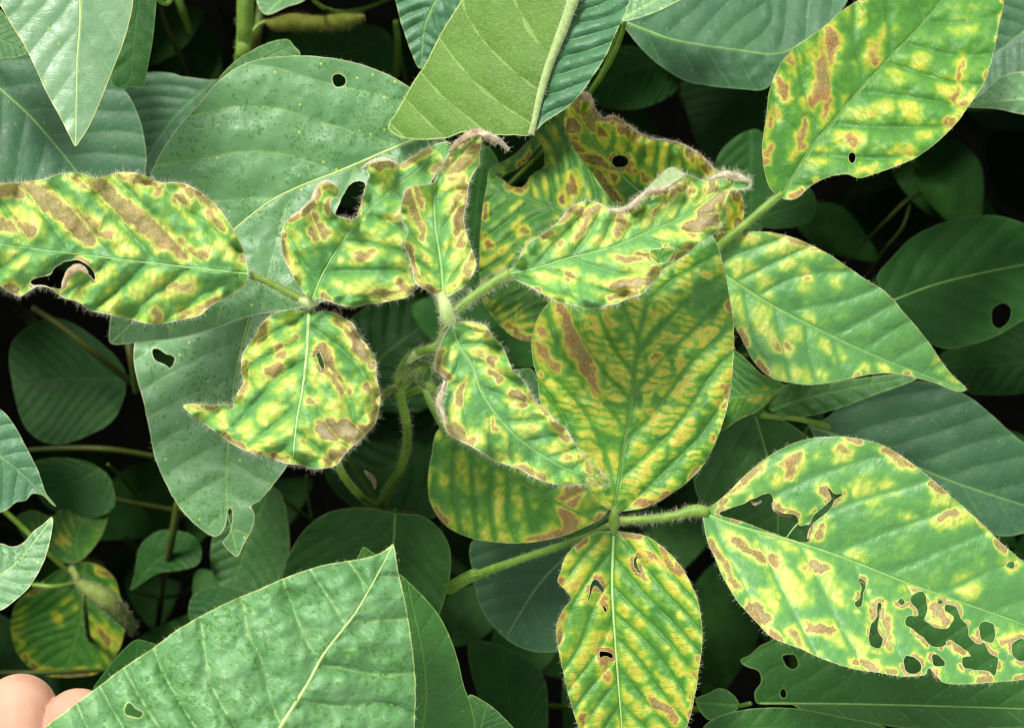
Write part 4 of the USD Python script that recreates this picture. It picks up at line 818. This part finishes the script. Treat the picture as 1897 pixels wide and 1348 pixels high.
leaflet(G, "20,1160 28,1120 55,1095 100,1060 140,1042 180,1045 208,1065 222,1100 232,1150 222,1200 195,1240 150,1252 90,1252 50,1232 28,1200", "155,1060 150,1140 120,1250", (.575, .565), "sick_shaded", name="blade", les="y 40,1120 25,1170 8;y 60,1220 40,1200 8;o 120,1110 140,1120 8;b 185,1170 200,1185 12;y 170,1150 190,1165 8;o 205,1090 215,1110 6;y 195,1220 210,1200 9;b 105,1140 108,1148 5", mott=.3, margin=.2, rib=None)
leaflet(G, "95,955 130,930 165,922 199,925 196,970 176,1010 140,1042 100,1035 55,1010 30,960 60,945", "150,1050 140,1000 170,925", (.577, .567), "sick_shaded", name="blade", les="y 165,935 120,985 13;o 110,1000 130,1005 11;y 185,985 165,1020 8;o 75,935 88,948 10;y 60,980 85,1010 9;b 112,998 120,1003 5", mott=.7, rib=None)
stem(G, "petiole", "152,1090 158,1130 165,1180 190,1245", [.606, .602, .57, .50], [6, 6, 7, 7], "stem_brown", hairs=3)
single("dark leaf half hidden by the upper edge of the foreground leaf", "172,1280 185,1255 205,1230 228,1203 252,1184 275,1188 300,1200 280,1240 230,1290", "240,1290 255,1190", (.680, .684), "dark", rib=None)
single("dim yellowish leaf turned on edge in the dark lower left", "243,1092 250,1060 256,1020 268,1000 300,982 350,988 372,1012 366,1045 330,1056 290,1062 262,1080", "244,1090 300,1030 368,1010", (.560, .565), "dark", rib=None)

# ------------------------------------------------------------------ leaves in the deep shade
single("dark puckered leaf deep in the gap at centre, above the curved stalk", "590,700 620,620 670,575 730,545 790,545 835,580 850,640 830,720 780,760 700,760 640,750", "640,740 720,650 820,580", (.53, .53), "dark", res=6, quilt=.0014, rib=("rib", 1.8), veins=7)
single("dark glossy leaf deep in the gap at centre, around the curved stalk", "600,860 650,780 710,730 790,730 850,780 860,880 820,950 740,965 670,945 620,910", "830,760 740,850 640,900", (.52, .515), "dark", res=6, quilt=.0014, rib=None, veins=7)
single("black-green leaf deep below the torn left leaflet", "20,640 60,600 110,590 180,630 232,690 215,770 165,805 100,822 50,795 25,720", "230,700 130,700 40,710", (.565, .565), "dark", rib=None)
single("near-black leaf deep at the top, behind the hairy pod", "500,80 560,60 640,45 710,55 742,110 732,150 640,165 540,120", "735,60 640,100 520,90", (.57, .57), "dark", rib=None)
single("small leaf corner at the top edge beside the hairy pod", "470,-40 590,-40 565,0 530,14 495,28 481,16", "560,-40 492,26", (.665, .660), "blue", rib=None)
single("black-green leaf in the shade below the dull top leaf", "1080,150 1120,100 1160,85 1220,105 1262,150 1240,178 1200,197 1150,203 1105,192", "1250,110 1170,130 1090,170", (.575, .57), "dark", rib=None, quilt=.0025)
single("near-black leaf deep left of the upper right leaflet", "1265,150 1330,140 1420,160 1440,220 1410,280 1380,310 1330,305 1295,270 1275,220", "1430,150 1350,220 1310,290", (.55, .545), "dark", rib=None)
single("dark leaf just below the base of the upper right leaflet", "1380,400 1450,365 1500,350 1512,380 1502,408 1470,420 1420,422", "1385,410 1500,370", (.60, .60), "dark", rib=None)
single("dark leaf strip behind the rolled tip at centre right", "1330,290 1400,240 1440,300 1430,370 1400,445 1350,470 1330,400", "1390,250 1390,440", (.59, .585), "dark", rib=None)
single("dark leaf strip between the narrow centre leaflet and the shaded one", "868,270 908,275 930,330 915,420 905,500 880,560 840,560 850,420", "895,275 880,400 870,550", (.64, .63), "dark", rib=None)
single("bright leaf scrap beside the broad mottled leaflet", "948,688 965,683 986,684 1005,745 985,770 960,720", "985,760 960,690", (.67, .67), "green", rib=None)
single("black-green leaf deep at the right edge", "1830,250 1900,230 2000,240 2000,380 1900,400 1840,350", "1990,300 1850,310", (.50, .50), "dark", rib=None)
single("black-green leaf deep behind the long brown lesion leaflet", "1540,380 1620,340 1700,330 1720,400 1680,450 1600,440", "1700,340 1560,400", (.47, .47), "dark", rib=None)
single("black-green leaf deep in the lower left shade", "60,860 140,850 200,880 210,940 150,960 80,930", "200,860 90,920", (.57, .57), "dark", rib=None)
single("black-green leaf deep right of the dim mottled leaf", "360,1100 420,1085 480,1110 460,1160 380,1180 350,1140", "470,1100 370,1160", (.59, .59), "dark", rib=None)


# ------------------------------------------------------------------ loose stalks, pods, shoot
def stalk(label, s, z, r, mat="stem_dark", hairs=0, name="leaf_stalk", **kw):
    p0 = pts(s)[0]
    t = Thing(name, label, "plant stalk", P([p0], z[0] if np.ndim(z) else z)[0])
    stem(t, "stalk", s, z, r, mat, hairs=hairs, **kw)
    return t


stalk("thick yellow-green stalk running up out of the top edge, left of the hairy pod", "455,-50 454,20 452,70 446,120 430,200", [.66, .655, .65, .64, .55], [21, 21, 20, 18, 14], "stem", hairs=3)
stalk("brownish stalk next to the thick stalk at the top", "490,-50 482,20 474,90 470,160", [.63, .63, .62, .55], [12, 12, 12, 10], "stem_brown")
stalk("dim leaning stalk in the dark gap near the top left", "285,-40 305,40 328,90 352,145", [.57, .57, .56, .54], [9, 10, 10, 9], "stem_brown")
stalk("second dim leaning stalk in the gap near the top left", "318,-40 335,10 352,60", [.60, .60, .59], [11, 12, 8], "stem")
stalk("upright green stalk behind the puckered leaf at the top", "733,40 737,80 734,140", [.62, .61, .58], [8, 9, 9], "stem_dark")
stalk("slanting stalk in the dark left of the broad pale leaf", "60,570 110,602 170,650 240,706", [.59, .59, .585, .57], [9, 9, 9, 10], "stem_brown")
stalk("short upright stalk beside the forked leaf's upper edge", "235,620 244,665 252,725", [.60, .60, .59], [12, 11, 9], "stem_brown")
stalk("level stalk in the dark at the left", "45,834 120,830 200,832 290,846", [.57, .57, .57, .56], [7, 8, 8, 8], "stem_brown")
stalk("dim stalk below the level one in the dark at the left", "90,900 160,914 240,930 340,948", [.55, .55, .55, .54], [8, 8, 8, 8], "stem_brown")
stalk("upright dim stalk below the forked leaf", "330,930 318,1000 302,1080 288,1200", [.58, .57, .55, .50], [11, 11, 10, 9], "stem_brown")
stalk("greenish stalk slanting down at the left edge", "-10,930 40,975 90,1025 150,1080", [.62, .615, .61, .60], [7, 7, 7, 6], "stem")
stalk("level fuzzy stalk joining the pod at the left", "60,1083 100,1086 145,1080", [.62, .62, .615], [6, 6, 6], "stem", hairs=3)
stalk("dark level stalk above the hand", "-10,1246 80,1245 200,1240", [.58, .58, .57], [7, 7, 6], "stem_brown")
stalk("short stalk in the dark under the rounded lower leaflet", "568,880 570,915 577,955", [.60, .59, .58], [4, 4, 4], "stem_brown")
stalk("thin brown tendril in the dark right of centre", "1790,330 1745,350 1690,365 1640,410 1575,475", [.53, .53, .53, .53, .52], [3, 4, 6, 3.5, 3], "stem_brown")
stalk("second thin tendril beside the first in the dark", "1690,365 1672,420 1640,460 1605,510", [.528, .53, .53, .52], [4, 4, 3.5, 3], "stem_brown")
stalk("small brown and green stalk below the pointed mottled leaflet", "1408,768 1440,772 1480,776 1535,790", [.668, .668, .665, .658], [7, 6, 6, 7], "stem")
stalk("yellow-green stalk leading out of the shade below centre", "832,1090 855,1075 880,1062", [.66, .67, .68], [14, 13, 12], "stem_dark")
stalk("short dark twig below the leaf stalks at centre", "690,945 730,948 775,950", [.60, .602, .60], [7, 7, 5], "stem_brown")

pod = Thing("soybean_pod", "hairy olive pod lying level at the top, above the broad pale leaf", "pod", P([(500, 45)], .64)[0], None)
stem(pod, "husk", "492,40 510,46 540,42 580,44 625,42 655,36 676,30", [.64, .64, .64, .64, .64, .64, .64], [6, 17, 22, 21, 21, 15, 3], "pod", hairs=22, hair_len=10, hair_mat="hair_tan", lumps=.25)
stem(pod, "pod_stalk", "492,40 475,50 455,80", [.64, .64, .64], [6, 5, 5], "stem")
pod = Thing("soybean_pod", "pale hairy pod drooping over the dim mottled leaf at lower left", "pod", P([(145, 1080)], .62)[0], None)
stem(pod, "husk", "146,1080 160,1088 180,1098 205,1118 228,1142 241,1158 248,1172", [.622, .625, .626, .625, .62, .615, .61], [8, 17, 21, 22, 20, 15, 3], "pod_pale", hairs=26, hair_len=10, lumps=.25)
stem(pod, "pod_stalk", "146,1080 140,1065 132,1052", [.622, .622, .62], [7, 10, 8], "pod_pale", hairs=10)

shoot = Thing("young_shoot", "curled fuzzy young shoot tucked behind the long centre leaflet", "plant shoot", P([(765, 690)], .70)[0], None)
stem(shoot, "stalk", "742,720 760,705 780,690 800,680", [.695, .70, .70, .70], [8, 6, 6, 5], "stem", hairs=8)
stem(shoot, "side_stalk", "742,718 725,722 708,735 695,760", [.693, .69, .685, .675], [9, 8, 7, 6], "stem_brown", hairs=5)
for c_, zz_ in (("752,676 764,660 784,652 806,662 812,680 796,690 774,684", .712), ("768,704 780,690 802,692 816,706 808,726 788,722", .706), ("778,668 792,672 800,690 792,708 778,700 772,684", .716)):
    o_ = pts(c_)
    leaflet(shoot, c_, f"{o_[0][0]},{o_[0][1]} {o_[3:5].mean(0)[0]:.0f},{o_[3:5].mean(0)[1]:.0f}", (zz_, zz_ - .004), "sick", name="young_leaf", les="y 790,690 800,700 8", fold=.01, res=4, rib=("rib", 2), fringe=2.0, fringe_len=7, quilt=.001, wave=.003)
for k_, (s_, z_, r_) in enumerate((("768,694 782,680 799,676", [.712, .716, .712], [5, 10, 5]), ("757,670 774,654 798,648", [.716, .722, .722], [5, 11, 7]), ("786,702 799,716 806,738", [.708, .710, .704], [5, 9, 4]), ("748,704 756,690 768,682", [.704, .708, .710], [4, 8, 5]))):
    stem(shoot, "bud", s_, z_, r_, "stem_pale" if k_ == 1 else "stem", hairs=20, hair_len=11, lumps=.4)
debris = Thing("withered_petal", "small tan withered scrap on the green stalk below the rounded leaflet", "plant scrap", P([(683, 885)], .66)[0], None)
roll(debris, "675,872 684,880 692,890 694,904", [.662, .664, .662, .658], [6, 15, 15, 6], "dry", name="scrap", turn=1.8)

# ------------------------------------------------------------------ leaves far down in the shade, and hidden ones added to block light
uv_, uf_ = [], []
for k in range(230):
    c0 = np.append(rng.uniform(-.38, .38), np.append(rng.uniform(-.32, .34), rng.uniform(.14, .42)))
    a0, l0, w0 = rng.random() * 6.28, rng.uniform(.05, .09), rng.uniform(.55, .8)
    oo = spline(np.array([[0, 0], [.15, .22], [.45, .38], [.75, .24], [1, 0], [.75, -.24], [.45, -.38], [.15, -.22]]), .08, True) * [1, w0]
    oo = np.vstack([oo, [[.25, 0], [.5, 0], [.75, 0]]])
    zz_ = .22 * np.abs(oo[:, 1]) - .25 * (oo[:, 0] - .3) ** 2 + rng.normal() * .25 * oo[:, 1]
    tr_ = Delaunay(oo).simplices
    vv_ = np.column_stack([oo[:, 0] * math.cos(a0) - oo[:, 1] * math.sin(a0), oo[:, 0] * math.sin(a0) + oo[:, 1] * math.cos(a0), zz_]) * l0 + c0
    uf_.append(tr_ + sum(len(q_) for q_ in uv_))
    uv_.append(vv_)
for lv in (.42, .48, .54, .60, .65):                          # unseen middle leaves, added beneath the visible ones to block light
    u_ = shapely.union_all([q_ for q_, z_ in FOOT if z_ > lv + .015]).buffer(-5)
    shapely.prepare(u_)
    got = 0
    for k in range(1500):
        if got >= 45:
            break
        a0, l0 = rng.random() * 6.28, rng.uniform(.03, .065)
        c0 = P([(rng.uniform(-50, W + 50), rng.uniform(-50, H + 50))], lv)[0]
        oo = spline(np.array([[-.5, 0], [-.35, .2], [-.05, .34], [.25, .22], [.5, 0], [.25, -.22], [-.05, -.34], [-.35, -.2]]), .08, True)
        oo = np.vstack([oo, [[-.25, 0], [0, 0], [.25, 0]]])
        vv_ = np.column_stack([oo[:, 0] * math.cos(a0) - oo[:, 1] * math.sin(a0), oo[:, 0] * math.sin(a0) + oo[:, 1] * math.cos(a0), .15 * np.abs(oo[:, 1])]) * l0 + c0
        rel = (vv_ - CAM) @ R
        px_ = np.column_stack([(rel[:, 0] / -rel[:, 2] / HT + 1) * W / 2, (1 - rel[:, 1] / -rel[:, 2] / (HT * H / W)) * H / 2])
        if shapely.contains_xy(u_, px_[:, 0], px_[:, 1]).all():
            got += 1
            uf_.append(Delaunay(oo).simplices + sum(len(q_) for q_ in uv_))
            uv_.append(vv_)
um = usdkit.mesh(stage, "/World/undergrowth_and_blockers", (np.vstack(uv_), np.vstack(uf_)), LOOK["undergrowth_and_blockers"], smooth=True)
tag(um.GetPrim(), "dim low soybean leaves in the shade between the stalks, with unseen leaves added higher up to block light", "undergrowth_and_blockers", kind="stuff")

# ------------------------------------------------------------------ the hand that holds the foreground leaf
def chain(joints):
    out = m3.Manifold()
    for (a, ra), (b, rb) in zip(joints[:-1], joints[1:]):
        out += m3.Manifold.hull(m3.Manifold.sphere(ra, 32).translate(list(map(float, a))) + m3.Manifold.sphere(rb, 32).translate(list(map(float, b))))
    return out


HZ = .770
def hp(x, y, dz=0.0):
    return P([(x, y)], HZ + dz)[0]


body = m3.Manifold()
knuckles = []
for k, (kx, ky, mx, my) in enumerate([(-128, 1312, -150, 1560), (-84, 1312, -100, 1540), (36, 1317, 20, 1530), (144, 1340, 122, 1535)]):
    r0 = [.0090, .0105, .0115, .0108][k]
    mc, pip = hp(mx, my, -.006), hp(kx, ky, -.010)
    dip = hp(kx + 22, ky + 18, -.036)
    tip = hp(kx + 40, ky + 60, -.050)
    body += chain([(mc, r0 * 1.18), (pip, r0), (dip, r0 * .88), (tip, r0 * .78)])
    knuckles.append(mc)
wrist = hp(-60, 1900, -.02)
for mc in knuckles:
    body += chain([(wrist + (mc - wrist) * .1 + np.array([0, 0, -.004]), .016), (mc + np.array([0, 0, -.004]), .0125)])
body += m3.Manifold.hull(sum([m3.Manifold.sphere(.013, 32).translate(list(map(float, mc + np.array([0, 0, -.006])))) for mc in knuckles], m3.Manifold()) + m3.Manifold.sphere(.019, 32).translate(list(map(float, wrist))))
body += chain([(wrist + np.array([.015, .01, -.008]), .015), (hp(235, 1640, -.022), .0125), (hp(330, 1520, -.024), .0100), (hp(370, 1430, -.016), .0085)])
body += chain([(wrist, .024), (hp(-120, 2500, -.06), .033), (hp(-200, 3300, -.16), .042)])
body = body.refine_to_length(.0022)
hm = body.to_mesh()
ht = trimesh.Trimesh(hm.vert_properties[:, :3], hm.tri_verts, process=True)
trimesh.smoothing.filter_taubin(ht, iterations=14)
hand = Thing("person", "bare hand of a person gripping the foreground leaf at the bottom left corner, knuckles up", "person", P([(40, 1400)], HZ - .02)[0])
hand.mesh("hand", ht.vertices, ht.faces, "skin")

# ------------------------------------------------------------------ the crop goes on round about, outside the picture
UsdGeom.Scope.Define(stage, "/World/Looks")
proto_pts, proto_tri = [], []
for k in range(3):
    ang = (k - 1) * 1.75
    o_ = np.array([[0, 0], [.3, .26], [.6, .32], [.85, .2], [1, 0], [.85, -.2], [.6, -.32], [.3, -.26]])
    o_ = spline(o_, .12, True)
    c_ = np.array([[.5, 0]])
    q_ = np.vstack([o_, c_]) * .095 + [[.02 if k != 1 else .035, 0]]
    z_ = -.018 * ((np.hypot(q_[:, 0], q_[:, 1])) / .1) ** 2 + .10 * np.abs(q_[:, 1])
    ca, sa = math.cos(ang), math.sin(ang)
    n0 = sum(len(a) for a in proto_pts)
    proto_pts.append(np.column_stack([q_[:, 0] * ca - q_[:, 1] * sa, q_[:, 0] * sa + q_[:, 1] * ca, z_]))
    nn_ = len(o_)
    proto_tri += [[n0 + i_, n0 + (i_ + 1) % nn_, n0 + nn_] for i_ in range(nn_)]
pi = UsdGeom.PointInstancer.Define(stage, "/World/surrounding_soybean_foliage")
tag(pi.GetPrim(), "soybean foliage that carries on all round, outside the picture", "foliage", kind="stuff")
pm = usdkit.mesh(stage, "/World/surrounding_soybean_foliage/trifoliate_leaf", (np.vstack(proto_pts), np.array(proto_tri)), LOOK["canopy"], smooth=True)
pi.CreatePrototypesRel().SetTargets([pm.GetPath()])
PROTO = np.vstack(proto_pts)
pos_, rot_, scl_ = [], [], []
tries = 0
while len(pos_) < 4200 and tries < 60000:
    tries += 1
    rr_ = 1.3 * rng.random() ** .7
    th_ = rng.random() * 2 * math.pi
    x_, y_, z_ = rr_ * math.cos(th_), rr_ * math.sin(th_), .14 + .53 * rng.random() ** .75
    a_, b_, s_ = rng.random() * 2 * math.pi, rng.normal() * .3, .85 + .4 * rng.random()
    ca, sa, cb, sb = math.cos(a_), math.sin(a_), math.cos(b_), math.sin(b_)
    rot = np.array([[ca, -sa, 0], [sa, ca, 0], [0, 0, 1]]) @ np.array([[1, 0, 0], [0, cb, -sb], [0, sb, cb]])
    rel = (PROTO @ rot.T * s_ + [x_, y_, z_] - CAM) @ R
    if (rel[:, 2] > -.2).any() or ((np.abs(rel[:, 0] / rel[:, 2] / HT) < 1.03) & (np.abs(rel[:, 1] / rel[:, 2] / (HT * H / W)) < 1.04)).any():
        continue
    pos_.append((x_, y_, z_))
    qq = (Gf.Rotation(Gf.Vec3d(1, 0, 0), math.degrees(b_)) * Gf.Rotation(Gf.Vec3d(0, 0, 1), math.degrees(a_))).GetQuat()
    rot_.append(Gf.Quath(float(qq.GetReal()), *[float(c) for c in qq.GetImaginary()]))
    scl_.append((s_, s_, s_))
pi.CreatePositionsAttr(Vt.Vec3fArray([Gf.Vec3f(*map(float, p_)) for p_ in pos_]))
pi.CreateOrientationsAttr(Vt.QuathArray(rot_))
pi.CreateScalesAttr(Vt.Vec3fArray([Gf.Vec3f(*map(float, p_)) for p_ in scl_]))
pi.CreateProtoIndicesAttr(Vt.IntArray([0] * len(pos_)))
